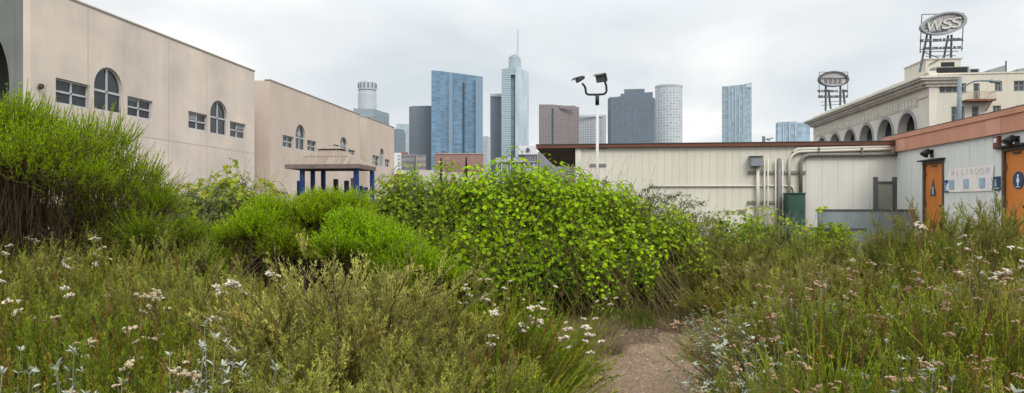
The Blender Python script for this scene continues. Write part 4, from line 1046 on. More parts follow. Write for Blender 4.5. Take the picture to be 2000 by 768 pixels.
# ------------------------------------------------------------------ plants: leaf-level meshes
class Acc:
    def __init__(s): s.V = []; s.Cc = []; s.F = []; s.n = 0
    def polys(s, v, col):
        """v (N,K,3): N separate K-gons; col (N,3) or (N,K,3)"""
        N, K = v.shape[:2]
        if N == 0: return
        if col.ndim == 2: col = np.repeat(col[:, None, :], K, 1)
        s.V.append(v.reshape(-1, 3)); s.Cc.append(col.reshape(-1, 3))
        s.F.append((np.arange(N * K).reshape(N, K) + s.n)); s.n += N * K
    def tubes(s, P, r0, r1, col, k=3):
        """P (N,S,3) polylines as tapering tubes of k sides; r0, r1 (N,) or float"""
        N, S = P.shape[:2]
        if N == 0: return
        T = np.gradient(P, axis=1); T /= np.linalg.norm(T, axis=2, keepdims=True) + 1e-9
        ref = np.where(np.abs(T[..., 2:3]) < .9, np.array([0, 0, 1.0]), np.array([1.0, 0, 0]))
        A = np.cross(T, ref); A /= np.linalg.norm(A, axis=2, keepdims=True) + 1e-9; B = np.cross(T, A)
        tt = np.linspace(0, 1, S)[None, :, None]
        r0 = np.broadcast_to(np.asarray(r0, float), (N,))[:, None, None]; r1 = np.broadcast_to(np.asarray(r1, float), (N,))[:, None, None]
        R = r0 * (1 - tt) + r1 * tt
        rings = np.stack([P + R * (A * math.cos(2*math.pi*j/k) + B * math.sin(2*math.pi*j/k)) for j in range(k)], 2)   # N,S,k,3
        if col.ndim == 2: col = np.repeat(col[:, None, :], S, 1)
        s.V.append(rings.reshape(-1, 3)); s.Cc.append(np.repeat(col[:, :, None, :], k, 2).reshape(-1, 3))
        idx = np.arange(N * S * k).reshape(N, S, k) + s.n
        a = idx[:, :-1, :]; b = np.roll(idx, -1, 2)[:, :-1, :]; c = np.roll(idx, -1, 2)[:, 1:, :]; d = idx[:, 1:, :]
        s.F.append(np.stack([a, b, c, d], -1).reshape(-1, 4)); s.n += N * S * k
    def mesh(s, name, mat):
        V = np.concatenate(s.V); Cc = np.concatenate(s.Cc)
        me = bpy.data.meshes.new(name)
        me.vertices.add(len(V)); me.vertices.foreach_set('co', V.astype(np.float32).ravel())
        tot = np.concatenate([np.full(len(f), f.shape[1]) for f in s.F]); li = np.concatenate([f.ravel() for f in s.F])
        me.loops.add(len(li)); me.loops.foreach_set('vertex_index', li.astype(np.int32))
        me.polygons.add(len(tot)); st = np.concatenate([[0], np.cumsum(tot)[:-1]])
        me.polygons.foreach_set('loop_start', st.astype(np.int32)); me.polygons.foreach_set('loop_total', tot.astype(np.int32))
        me.update(calc_edges=True)
        at_ = me.color_attributes.new('col', 'FLOAT_COLOR', 'POINT')
        at_.data.foreach_set('color', np.concatenate([np.clip(Cc, 0, 1), np.ones((len(Cc), 1))], 1).astype(np.float32).ravel())
        me.materials.append(mat)
        return me

def unit(v): return v / (np.linalg.norm(v, axis=-1, keepdims=True) + 1e-9)
def rdir(g, n): return unit(g.normal(size=(n, 3)))
def perp(d, g):
    q = rdir(g, len(d)); return unit(np.cross(d, q))
def jit(g, col, n, k=.18, hk=.06):
    c = np.asarray(col, float)[None] * (1 + g.uniform(-k, k, (n, 1))) * (1 + g.uniform(-hk, hk, (n, 3))); return c
def mixc(a, b, t): a = np.asarray(a, float); b = np.asarray(b, float); return a * (1 - t[:, None]) + b * t[:, None]

def blades(acc, P, D, L, W, col, g, side=None, mid=.45, bend=0.0):
    """one rhombic blade per row: base P, direction D, length L, width W"""
    n = len(P); L = np.broadcast_to(np.asarray(L, float), (n,))[:, None]; W = np.broadcast_to(np.asarray(W, float), (n,))[:, None]
    S = perp(D, g) if side is None else side
    N = np.cross(D, S)
    m = P + D * L * mid + N * L * bend
    v = np.stack([P, m + S * W / 2, P + D * L, m - S * W / 2], 1)
    acc.polys(v, col)

def leaves(acc, P, U, Nn, size, col, g, shape='lobed', fold=.18):
    """broad leaf: P stalk end, U leaf axis, Nn normal, as two half blades folded on the midrib"""
    n = len(P); size = np.broadcast_to(np.asarray(size, float), (n,))[:, None]
    U = unit(U); S = unit(np.cross(U, Nn)); Nn = np.cross(S, U)
    if shape == 'lobed': prof = [(0, .0), (-.10, .28), (.22, .54), (.50, .42), (.62, .50), (.84, .22), (1.0, 0)]
    elif shape == 'lance': prof = [(0, 0), (.25, .13), (.55, .15), (.8, .09), (1, 0)]
    else: prof = [(0, 0), (.2, .27), (.5, .36), (.8, .22), (1, 0)]
    for sg in (1, -1):
        pts = []
        for (u, s_) in prof:
            pts.append(P + U * size * u + S * size * s_ * sg + Nn * size * (abs(s_) * fold * 1.2 - .15 * u * u))
        v = np.stack(pts if sg > 0 else pts[::-1], 1)
        acc.polys(v, col)

def curve_paths(B, D, L, up, S, g, wob=.0):
    """N polylines from B along D (bending by vector up * t^2)"""
    t = np.linspace(0, 1, S)[None, :, None]; L = np.asarray(L, float)
    P = B[:, None, :] + D[:, None, :] * L[:, None, None] * t + up[:, None, :] * (t ** 2)
    if wob:
        P = P + g.normal(size=(len(B), S, 3)) * wob * t
    return P
def along(P, ti, t):
    """points and tangents at parameter t (M,) on paths with index ti"""
    S = P.shape[1]; x = np.clip(t, 0, .9999) * (S - 1); i = x.astype(int); f = (x - i)[:, None]
    a = P[ti, i]; b = P[ti, i + 1]; return a * (1 - f) + b * f, unit(b - a)

m_leaf = leafmat('broom_foliage', trans=.5, val=.08, hue=.008, spec=.1)
m_vine = leafmat('vine_foliage', trans=.5, rough=.6, spec=.15, val=.06, hue=.008)
m_herb = leafmat('herb_foliage', trans=.25, val=.2, hue=.014, spec=.06, gain=1.16)
m_silver = leafmat('silver_foliage', trans=.2, rough=.8, val=.15, hue=.01, spec=.1)
m_wood = leafmat('twig_bark', trans=0, rough=.9, val=.2, hue=.02)
m_flower = leafmat('flower_petals', trans=.25, rough=.8, val=.14, hue=.015)

# ---- broom-like shrub: feathery upright shoots over a dome
def make_broom(seed, W, D, H, n_sh, tip, low, leaf=.042, lw=.0062, per=16, fan=.0, bare=.35, twigs=260, shl=.3, low_z=.2, lobes=22, lobe_z=-.05):
    g = np.random.default_rng(seed)
    # cushions: overlapping lobes of shoots with shade between them
    R = np.array([W / 2, D / 2, H * .52]); c = np.array([0, 0, H * .46])
    K = lobes; kd = rdir(g, K * 6); kd = kd[kd[:, 2] > lobe_z][:K]; kd[0] = (0, 0, 1); K = len(kd)
    kc = c + np.sign(kd) * np.abs(kd) ** .85 * R * g.uniform(.52, .74, (K, 1)); kr = g.uniform(.26, .44, K) * min(W, D, 2 * H) * .5
    wgt = kr ** 2 / (kr ** 2).sum(); k_ = g.choice(K, n_sh, p=wgt); n = n_sh
    dirs = rdir(g, n); dirs[:, 2] = np.where(dirs[:, 2] < -.35, -dirs[:, 2], dirs[:, 2])
    dirs = unit(dirs + kd[k_] * .45)
    depth = 1 - g.beta(1.0, 2.4, n) * .7
    base = kc[k_] + dirs * (kr[k_] * depth)[:, None] * np.array([1, 1, .8]); base[:, 2] = np.maximum(base[:, 2] - shl * .35, .06)
    sd = unit(dirs * np.array([.9, .9, .6]) + np.array([0, 0, .62]) + g.normal(size=(n, 3)) * .34)
    L = g.uniform(.5, 1.2, n) * shl
    P = curve_paths(base, sd, L, np.stack([np.zeros(n), np.zeros(n), L * .22], 1), 4, g)
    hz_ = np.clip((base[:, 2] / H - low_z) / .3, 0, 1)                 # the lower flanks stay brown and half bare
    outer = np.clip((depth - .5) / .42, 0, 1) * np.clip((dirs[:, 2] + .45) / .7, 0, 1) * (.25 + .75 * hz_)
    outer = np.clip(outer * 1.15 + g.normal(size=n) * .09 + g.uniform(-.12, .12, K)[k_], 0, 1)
    fol = Acc(); wood = Acc()
    wood.tubes(P, .0042, .002, mixc((.10, .07, .04), (.14, .17, .03), outer) * .9)
    ti = np.repeat(np.arange(n), per); t = g.uniform(.08, 1, n * per)
    kp = g.uniform(size=len(t)) < (1 - bare * (1 - outer[ti])); ti, t = ti[kp], t[kp]
    p, tg = along(P, ti, t)
    ld = unit(tg + perp(tg, g) * g.uniform(.45, 1.0, (len(t), 1)))
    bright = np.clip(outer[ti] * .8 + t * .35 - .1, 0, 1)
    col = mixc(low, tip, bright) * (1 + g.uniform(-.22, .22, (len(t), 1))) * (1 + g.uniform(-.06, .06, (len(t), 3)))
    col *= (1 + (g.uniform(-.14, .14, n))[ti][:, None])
    blades(fol, p, ld, g.uniform(.6, 1.2, len(t)) * leaf * (1.15 - .6 * t), lw, col, g)
    # skeleton: limbs forking from the root crown
    nb = twigs; k = g.integers(0, n, nb); end = base[k]; st = np.stack([g.normal(size=nb) * .12, g.normal(size=nb) * .12, np.zeros(nb)], 1)
    mid = st * .4 + end * .6; mid[:, 2] = end[:, 2] * .45
    q = np.stack([st, st * .7 + mid * .3, mid + g.normal(size=(nb, 3)) * .03, mid * .45 + end * .55 + g.normal(size=(nb, 3)) * .03, end], 1)
    wood.tubes(q, g.uniform(.005, .012, nb), .002, jit(g, (.085, .06, .042), nb, .35))
    nb2 = twigs * 3; k = g.integers(0, nb, nb2); s_, tg = along(q, k, g.uniform(.3, 1, nb2))
    dd = unit(tg + rdir(g, nb2) * .6 + np.array([0, 0, .35])); L2 = g.uniform(.15, .5, nb2) * min(1, H)
    wood.tubes(curve_paths(s_, dd, L2, np.zeros((nb2, 3)), 3, g, .02), .003, .0012, jit(g, (.12, .085, .055), nb2, .35))
    return [('foliage', fol.mesh('foliage', m_leaf)), ('branches', wood.mesh('branches', m_wood))]

# ---- climbing vine heap: runners trailing over a mound, broad leaves facing the sky
def make_vine(seed, W, D, H, n_run, n_fill, light, dark, size=.075, droop=0.0, twig=180, yellow=.1, lumps=9, hang=0.0, canes=16):
    g = np.random.default_rng(seed)
    lc = g.uniform(-.75, .75, (lumps, 2)) * np.array([W/2, D/2]); lh = g.uniform(.35, 1, lumps); ls = g.uniform(.24, .42, lumps) * min(W, D * 1.3)
    lc[0] = 0; lh[0] = .9; ls[0] = .5 * min(W, D)
    def height(x, y):
        r2 = (x / (W/2)) ** 2 + (y / (D/2)) ** 2
        env = np.sqrt(np.clip(1 - r2, 0, 1))
        h = np.zeros_like(x)
        for (cx, cy), hh, ss in zip(lc, lh, ls): h = np.maximum(h, hh * np.exp(-((x-cx)**2 + (y-cy)**2) / (2*ss*ss)))
        rip = .5 + .5 * np.sin(x * 5.1 + seed) * np.sin(y * 4.3 + x * 2.2 + 2 * seed)
        return H * env ** .42 * (.50 + .38 * h + .17 * rip)
    def normal(x, y):
        e = .04; return unit(np.stack([-(height(x+e, y) - height(x-e, y)) / (2*e), -(height(x, y+e) - height(x, y-e)) / (2*e), np.ones_like(x)], 1))
    fol = Acc(); wood = Acc()
    # runners
    a = g.uniform(0, 6.283, n_run); r = np.sqrt(g.uniform(0, .75, n_run)); x = r*np.cos(a)*W/2; y = r*np.sin(a)*D/2
    hd = a + g.normal(size=n_run) * .9; S = 14; step = g.uniform(.05, .085, n_run)
    path = np.zeros((n_run, S, 3)); off = np.where(g.uniform(size=n_run) < .22, g.uniform(.12, .32, n_run), g.uniform(-.14, .08, n_run))
    for k in range(S):
        z = height(x, y) + off + .05 * np.sin(k * .8 + a * 5)
        rr = (x / (W/2)) ** 2 + (y / (D/2)) ** 2
        lowz = path[:, k-1, 2] - step * .9 if k else z
        z = np.where(rr > .93, np.maximum(lowz, .06), z)
        path[:, k] = np.stack([x, y, z], 1)
        hd += g.normal(size=n_run) * .22; x = x + np.cos(hd) * step; y = y + np.sin(hd) * step
    wood.tubes(path, .004, .002, jit(g, (.10, .09, .03), n_run, .3))
    per = 15; ti = np.repeat(np.arange(n_run), per); t = np.tile(np.linspace(.02, 1, per), n_run)
    p, tg = along(path, ti, t)
    nr = normal(p[:, 0], p[:, 1]); m = len(p)
    sidew = np.where(np.arange(m) % 2 == 0, 1.0, -1.0)[:, None] * unit(np.cross(tg, nr))
    U = unit(sidew * .8 + tg * .5 + g.normal(size=(m, 3)) * .35 + np.array([0, 0, -.15]))
    Nn = unit(nr * .7 + np.array([0, -.15, .75]) + g.normal(size=(m, 3)) * .75)
    sz = size * g.uniform(.4, 1.25, m) * (1.1 - .45 * t)
    cl = np.sin(p[:, 0] * 6.1 + seed) * np.sin(p[:, 1] * 5.3 + 2 * seed) * np.sin(p[:, 2] * 8 + p[:, 0] * 3)
    tone = np.clip(.40 + .3 * t + g.normal(size=m) * .13 + (off[ti] + .03) * 2.2 + cl * .34, 0, 1.1)  # runners standing proud get lighter leaves, a highlight put into the colour
    col = mixc(dark, light, tone) * (1 + g.uniform(-.14, .14, (m, 1)))
    yl = g.uniform(size=m) < yellow; col[yl] *= np.array([1.35, 1.1, .8])
    ok = p[:, 2] > hang * (1 + .5 * np.sin(p[:, 0] * 7 + seed)) + g.normal(size=m) * .07
    leaves(fol, (p + sidew * .02)[ok], U[ok], Nn[ok], sz[ok], col[ok], g)
    # long young canes that arch out of the heap
    nc = canes; a = g.uniform(0, 6.283, nc); r = np.sqrt(g.uniform(.1, .8, nc)); x = r*np.cos(a)*W/2; y = r*np.sin(a)*D/2
    b_ = np.stack([x, y, height(x, y) - .06], 1); dd = unit(normal(x, y) * .5 + np.stack([np.cos(a), np.sin(a), np.zeros(nc)], 1) * .5 + np.array([0, 0, .55]) + g.normal(size=(nc, 3)) * .3)
    L = g.uniform(.25, .6, nc); Q = curve_paths(b_, dd, L, np.stack([np.cos(a)*L*.2, np.sin(a)*L*.2, -L*.45], 1), 7, g, .01)
    wood.tubes(Q, .0035, .0012, jit(g, (.12, .13, .035), nc, .3))
    ti = np.repeat(np.arange(nc), 13); t = np.tile(np.linspace(.2, 1, 13), nc); p, tg = along(Q, ti, t); m = len(p)
    U = unit(perp(tg, g) + tg * .5 + np.array([0, 0, -.1])); Nn = unit(np.array([0, -.1, .8]) + g.normal(size=(m, 3)) * .5)
    leaves(fol, p, U, Nn, size * g.uniform(.5, 1.0, m) * (1.15 - .6 * t), mixc(dark, light, np.clip(.45 + .55 * t + g.normal(size=m) * .12, 0, 1.2)), g)
    # inner leaves under the canopy and down the flanks
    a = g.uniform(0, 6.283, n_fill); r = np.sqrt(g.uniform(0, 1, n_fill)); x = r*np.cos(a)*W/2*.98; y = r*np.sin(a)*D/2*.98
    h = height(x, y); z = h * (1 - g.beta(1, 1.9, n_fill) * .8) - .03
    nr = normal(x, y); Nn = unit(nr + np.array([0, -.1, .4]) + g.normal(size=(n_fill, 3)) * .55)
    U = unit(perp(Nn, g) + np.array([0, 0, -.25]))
    tone = np.clip((z / np.maximum(h, .05) - .35) * 1.0 + g.normal(size=n_fill) * .1 + np.sin(x * 6.1 + seed) * np.sin(y * 5.3 + 2 * seed) * .3, 0, 1)  # deeper leaves are darker, inner shade put into their colour
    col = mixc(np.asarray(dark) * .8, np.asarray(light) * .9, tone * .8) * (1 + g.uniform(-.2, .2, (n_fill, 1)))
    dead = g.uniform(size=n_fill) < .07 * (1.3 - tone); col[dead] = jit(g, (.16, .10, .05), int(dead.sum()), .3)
    ok = z > hang * (1 + .5 * np.sin(x * 7 + seed)) + g.normal(size=n_fill) * .12
    leaves(fol, np.stack([x, y, z], 1)[ok], U[ok], Nn[ok], (size * g.uniform(.4, 1.2, n_fill))[ok], col[ok], g)
    # brown tangle inside, coloured darker to deepen the shade of the hollow
    nb = twig; a = g.uniform(0, 6.283, nb); r = np.sqrt(g.uniform(0, .95, nb)); ex = r*np.cos(a)*W/2; ey = r*np.sin(a)*D/2
    ez = height(ex, ey) * g.uniform(.5, 1.05, nb); b0 = np.stack([ex*.6 + g.normal(size=nb)*.1, ey*.6 + g.normal(size=nb)*.1, np.zeros(nb)], 1); e_ = np.stack([ex, ey, ez], 1)
    q = np.stack([b0, b0*.6 + e_*.4 + g.normal(size=(nb, 3))*.05, b0*.25 + e_*.75 + g.normal(size=(nb, 3))*.05, e_], 1)
    wood.tubes(q, g.uniform(.004, .010, nb), .002, jit(g, (.07, .05, .034), nb, .35))
    nf = twig * 14; k = g.integers(0, nb, nf); s_, tg = along(q, k, g.uniform(.05, .9, nf))
    blades(wood, s_, unit(rdir(g, nf) + np.array([0, 0, -.2])), g.uniform(.05, .16, nf), g.uniform(.004, .016, nf), jit(g, (.065, .046, .03), nf, .45), g)
    return [('foliage', fol.mesh('foliage', m_vine)), ('branches', wood.mesh('branches', m_wood))]

# ---- sagebrush: woody fans with thread-fine olive plumes
def make_sage(seed, R=.55, H=1.0, n_main=74, tip=(.31, .325, .078), low=(.045, .056, .013), spike=.10, per=32, thread=.029, brown=.07, sec=22):
    g = np.random.default_rng(seed); fol = Acc(); wood = Acc()
    a = g.uniform(0, 6.283, n_main); r = np.sqrt(g.uniform(0, 1, n_main))
    b0 = np.stack([np.cos(a)*r*.16, np.sin(a)*r*.16, np.zeros(n_main)], 1)
    out = np.stack([np.cos(a)*r*R, np.sin(a)*r*R, np.zeros(n_main)], 1)
    hh = H * np.sqrt(1 - .86 * r**2) * np.where(g.uniform(size=n_main) < .14, g.uniform(1.0, 1.2, n_main), g.uniform(.72, 1.03, n_main)); mt = g.uniform(.55, 1.25, n_main)
    bow = g.uniform(.7, 1.35, n_main)[:, None]; twist = rdir(g, n_main) * np.array([1, 1, .3]) * .14
    P = np.stack([b0 + out * bow * f + twist * z * z + np.array([0, 0, 1.0]) * (hh * z2)[:, None] + g.normal(size=(n_main, 3)) * .02 for f, z, z2 in ((0, 0, 0), (.36, .25, .30), (.68, .5, .60), (1.0, .76, .84), (1.34, 1.0, 1.0))], 1)
    brn = g.uniform(size=n_main) < brown
    wood.tubes(P, .007, .002, jit(g, (.10, .072, .05), n_main, .3))
    n2 = n_main * sec; ti = np.repeat(np.arange(n_main), sec); t = g.uniform(.24, 1.0, n2)
    p, tg = along(P, ti, t); d = unit(tg * .8 + perp(tg, g) * g.uniform(.3, 1.1, (n2, 1)) + np.array([0, 0, .3])); L = g.uniform(.09, .23, n2) * (1.15 - .55 * t) * H
    Q = curve_paths(p, d, L, np.stack([np.zeros(n2), np.zeros(n2), L*.25], 1), 4, g, .004)
    wood.tubes(Q, .0022, .001, jit(g, (.13, .12, .045), n2, .3))
    n3 = n2 * per; tj = np.repeat(np.arange(n2), per); t3 = g.uniform(.02, 1, n3); p3, tg3 = along(Q, tj, t3)
    d3 = unit(tg3 + perp(tg3, g) * g.uniform(.4, .95, (n3, 1)))
    tone = np.clip(t[tj] * .8 + t3 * .35 + g.normal(size=n3) * .1 - .22, 0, 1)  # low toward the inside: duller foliage plus interior shade put into the colour
    col = mixc(low, tip, tone) * (1 + g.uniform(-.2, .2, (n3, 1)))
    bb = brn[ti][tj]; col[bb] = col[bb] * np.array([.95, .74, .8]); col *= mt[ti][tj][:, None]
    col *= (1 + g.uniform(-.2, .2, n2)[tj][:, None])
    blades(fol, p3, d3, g.uniform(.6, 1.2, n3) * thread, .0041, col, g)
    # dry flower spikes rising above the plumes
    ns = int(n_main * spike * 3); k = g.integers(0, n_main, ns); tipp, tg = along(P, k, g.uniform(.8, .99, ns)); d = unit(tg + np.array([0, 0, .7]) + g.normal(size=(ns, 3))*.2)
    L = g.uniform(.1, .26, ns) * H; Q = curve_paths(tipp, d, L, np.zeros((ns, 3)), 4, g, .004); cc = jit(g, (.21, .15, .10), ns, .3)
    wood.tubes(Q, .002, .001, cc)
    n4 = ns * 22; tj = np.repeat(np.arange(ns), 22); p4, tg4 = along(Q, tj, g.uniform(.1, 1, n4))
    blades(fol, p4, unit(tg4 + perp(tg4, g)*.9), g.uniform(.006, .016, n4), .006, jit(g, (.22, .165, .115), n4, .35), g)
    return [('foliage', fol.mesh('foliage', m_herb)), ('branches', wood.mesh('branches', m_wood))]

# ---- flower heads: flat-topped clusters of pompoms, made once and shared
def make_head(seed, col, under, size=.05, pom=8, flat=.35):
    g = np.random.default_rng(seed); acc = Acc()
    a = g.uniform(0, 6.283, pom); r = np.sqrt(g.uniform(0, 1, pom)) * size * .5
    c = np.stack([np.cos(a)*r, np.sin(a)*r, g.uniform(-.12, .12, pom)*size + size*.3 - r*flat*.8], 1)
    acc.tubes(np.stack([np.zeros((pom, 3)), c * np.array([.5, .5, .75]), c], 1), .0012, .001, jit(g, under, pom, .2))
    per = 34; n = pom * per; k = np.repeat(np.arange(pom), per); d = rdir(g, n); d[:, 2] = d[:, 2] * .7 + .18
    p = c[k] + d * (size * g.uniform(.10, .17, (n, 1)))
    tone = np.clip(d[:, 2] * .8 + .45 + g.normal(size=n) * .15, 0, 1)
    cc = mixc(under, col, tone) * (1 + g.uniform(-.14, .14, (n, 1)))
    s_ = perp(unit(d), g); u_ = np.cross(unit(d), s_); w_ = size * g.uniform(.045, .085, (n, 1))
    acc.polys(np.stack([p - s_*w_, p - u_*w_ + d*size*.03, p + s_*w_, p + u_*w_ + d*size*.03], 1), cc)
    return acc.mesh('flower_head', m_flower)
HEADS = {
    'white': [make_head(50 + i, (.80, .74, .64), (.46, .35, .24), .058 + .012*(i % 2), 9) for i in range(3)],
    'cream': [make_head(60 + i, (.64, .56, .40), (.32, .24, .13), .05, 8) for i in range(3)],
    'rust': [make_head(70 + i, (.56, .41, .28), (.27, .17, .10), .048, 8) for i in range(2)] + [make_head(75, (.60, .47, .34), (.28, .17, .1), .05, 8)],
}

# ---- buckwheat: leafy stems below, bare flower stalks above
def make_buckwheat(seed, R=.5, H=.9, n_st=100, green=(.085, .13, .018), tip=(.22, .25, .045), heads='white', n_head=14, per=100, bare=.8, leafL=.025, lw=.0058, stalk=.16, lean=(0, 0), brown=.1, crowd=.5):
    g = np.random.default_rng(seed); fol = Acc(); wood = Acc()
    a = g.uniform(0, 6.283, n_st); r = np.sqrt(g.uniform(0, 1, n_st))
    b0 = np.stack([np.cos(a)*r*R*.35, np.sin(a)*r*R*.35, np.zeros(n_st)], 1)
    hh = H * (1 - stalk * .8) * np.sqrt(1 - .8*r**2) * g.uniform(.7, 1.05, n_st); st_t = g.uniform(.6, 1.25, n_st)
    D = np.stack([np.cos(a)*r*R*.95 + lean[0]*hh, np.sin(a)*r*R*.95 + lean[1]*hh, hh], 1)
    P = np.stack([b0 + D * np.array([f, f, z]) + g.normal(size=(n_st, 3))*.014*z for f, z in ((0, 0), (.36, .32), (.66, .62), (.86, .85), (1.04, 1.0))], 1)
    tt = np.linspace(0, 1, 5)[None, :, None]
    stc = jit(g, (.10, .065, .04), n_st, .3)[:, None, :] * (1 - tt) + jit(g, green, n_st, .2)[:, None, :] * tt
    wood.tubes(P, .0042, .002, stc)
    n = n_st * per; ti = np.repeat(np.arange(n_st), per); t = g.beta(1.6, 1.0, n) * (1 - .02); t = .12 + t * .88
    p, tg = along(P, ti, t); d = unit(tg + perp(tg, g) * g.uniform(.3, .9, (n, 1)))
    tone = np.clip((t - .3) * 1.15 + g.normal(size=n)*.12, 0, 1); col = mixc(np.asarray(green)*.75, tip, tone) * (1 + g.uniform(-.22, .22, (n, 1)))
    br = (g.uniform(size=n_st) < brown)[ti] | (g.uniform(size=n) < .05); col[br] = jit(g, (.22, .115, .05), int(br.sum()), .35)
    col *= st_t[ti][:, None]
    blades(fol, p, d, g.uniform(.6, 1.25, n) * leafL, lw, col, g)
    # flower stalks end in heads
    parts = []
    if n_head:
        k = g.permutation(n_st)[:max(3, int(n_head * crowd))]; k = k[np.argsort(-hh[k])]; kk = g.choice(k, n_head)
        tp, tg = along(P, kk, np.full(n_head, .97)); L = g.uniform(.5, 1.2, n_head) * stalk * H
        dd = unit(tg*.6 + np.array([0, 0, .8]) + g.normal(size=(n_head, 3))*.30)
        Q = curve_paths(tp, dd, L, np.zeros((n_head, 3)), 4, g, .004)
        wood.tubes(Q, .002, .0014, jit(g, (.21, .16, .075), n_head, .25))
        hm = HEADS[heads]
        for i in range(n_head):
            parts.append(('flower_head', hm[i % len(hm)], tuple(Q[i, -1]), (g.uniform(-.35, .35), g.uniform(-.35, .35), g.uniform(0, 6.28)), g.uniform(.6, 1.25)))
    return [('foliage', fol.mesh('foliage', m_herb)), ('branches', wood.mesh('branches', m_wood))] + parts

# ---- silver sage: pale stalks with opposite lance leaves and end rosettes
def make_silver(seed, R=.5, H=.75, n_st=34, col=(.36, .385, .32), pairs=7, leafL=.050, low=(.17, .185, .11)):
    g = np.random.default_rng(seed); fol = Acc(); wood = Acc()
    a = g.uniform(0, 6.283, n_st); r = np.sqrt(g.uniform(0, 1, n_st)); hh = H * (1 - .45*r**2) * g.uniform(.6, 1.05, n_st)
    b0 = np.stack([np.cos(a)*r*R*.3, np.sin(a)*r*R*.3, np.zeros(n_st)], 1); out = np.stack([np.cos(a)*r*R, np.sin(a)*r*R, np.zeros(n_st)], 1)
    P = np.stack([b0 + out*f*.7 + np.array([0, 0, 1.0])*(hh*z)[:, None] + g.normal(size=(n_st, 3))*.02*z for f, z in ((0, 0), (.5, .3), (.85, .68), (1, 1.0))], 1)
    wood.tubes(P, .005, .0025, jit(g, (.24, .23, .19), n_st, .25))
    for s_ in range(pairs):
        t = np.full(n_st, .3 + .7 * s_ / (pairs - 1)) + g.uniform(-.04, .02, n_st); p, tg = along(P, np.arange(n_st), np.clip(t, 0, 1))
        s0 = perp(tg, g)
        for q in (1, -1):
            U = unit(s0*q + tg*g.uniform(.2, .8, (n_st, 1))); Nn = unit(tg + np.array([0, 0, .5]) + g.normal(size=(n_st, 3))*.2)
            cc = mixc(low, col, np.clip(t*1.1 - .15, 0, 1)) * (1 + g.uniform(-.2, .2, (n_st, 1)))
            leaves(fol, p, U, Nn, leafL * g.uniform(.6, 1.15, n_st), cc, g, 'lance', .25)
    for q in range(6):                                               # end rosette
        p, tg = along(P, np.arange(n_st), np.full(n_st, .99)); s0 = perp(tg, g)
        U = unit(s0 + tg*g.uniform(.2, 1.0, (n_st, 1))); cc = jit(g, np.asarray(col)*1.12, n_st, .15)
        leaves(fol, p, U, unit(tg + g.normal(size=(n_st, 3))*.2), leafL * g.uniform(.5, 1.0, n_st), cc, g, 'lance', .25)
    return [('foliage', fol.mesh('foliage', m_silver)), ('branches', wood.mesh('branches', m_wood))]

# ---- rush-like green shoots
def make_rush(seed, R=.4, H=1.0, n_st=85, col=(.085, .15, .014), tip=(.25, .33, .045), per=58, heads=None, n_head=0, lean=(0, 0)):
    g = np.random.default_rng(seed); fol = Acc(); wood = Acc()
    a = g.uniform(0, 6.283, n_st); r = np.sqrt(g.uniform(0, 1, n_st)); hh = H * np.sqrt(1 - .75*r**2) * g.uniform(.5, 1.08, n_st)
    b0 = np.stack([np.cos(a)*r*R*.4, np.sin(a)*r*R*.4, np.zeros(n_st)], 1); wd_ = g.normal(size=(2, n_st)) * .22; D = np.stack([np.cos(a)*r*R*.8 + (lean[0] + wd_[0])*hh, np.sin(a)*r*R*.8 + (lean[1] + wd_[1])*hh, hh], 1)
    P = np.stack([b0 + D*np.array([f, f, z]) + g.normal(size=(n_st, 3))*.012*z for f, z in ((0, 0), (.25, .3), (.58, .65), (1, 1.0))], 1)
    tt = np.linspace(0, 1, 4)[None, :, None]; c0 = jit(g, np.asarray(col)*.7, n_st, .3)[:, None]; c1 = jit(g, tip, n_st, .2)[:, None]
    wood.tubes(P, .0042, .002, c0*(1-tt) + c1*tt)
    n = n_st * per; ti = np.repeat(np.arange(n_st), per); t = g.uniform(.2, 1, n); p, tg = along(P, ti, t)
    tone = np.clip(t + g.normal(size=n)*.12 - .15, 0, 1)
    cc = mixc(col, tip, tone) * (1 + g.uniform(-.2, .2, (n, 1))) * (1 + g.uniform(-.45, .3, n_st)[ti][:, None])
    rb = (g.uniform(size=n_st) < .14)[ti]; cc[rb] = cc[rb] * np.array([1.25, .68, .7])
    blades(fol, p, unit(tg + perp(tg, g)*g.uniform(.15, .5, (n, 1))), g.uniform(.5, 1.2, n)*.03, .0055, cc, g)
    parts = []
    if n_head:
        k = np.argsort(-hh)[:n_head*2]; k = g.permutation(k)[:n_head]; tp, tg = along(P, k, np.full(n_head, .98))
        for i in range(n_head): parts.append(('flower_head', HEADS[heads][i % 3], tuple(tp[i]), (g.uniform(-.4, .4), g.uniform(-.4, .4), g.uniform(0, 6.28)), g.uniform(.5, .95)))
    return [('foliage', fol.mesh('foliage', m_herb)), ('branches', wood.mesh('branches', m_wood))] + parts

# ---- dry tuft: bleached grass and dead flower stalks
def make_dry(seed, R=.4, H=.7, n=420, col=(.27, .205, .125), dark=(.12, .085, .055)):
    g = np.random.default_rng(seed); fol = Acc()
    a = g.uniform(0, 6.283, n); r = np.sqrt(g.uniform(0, 1, n)); b0 = np.stack([np.cos(a)*r*R*.6, np.sin(a)*r*R*.6, np.zeros(n)], 1)
    L = H * g.uniform(.35, 1.0, n); d = unit(np.stack([np.cos(a)*r*.5, np.sin(a)*r*.5, np.ones(n)], 1) + g.normal(size=(n, 3))*.2)
    P = curve_paths(b0, d, L, np.stack([np.cos(a)*L*.25, np.sin(a)*L*.25, -L*.25*g.uniform(0, 1, n)], 1), 4, g, .01)
    fol.tubes(P, .0024, .0008, mixc(dark, col, g.uniform(0, 1, n)))
    return [('foliage', fol.mesh('foliage', m_wood))]

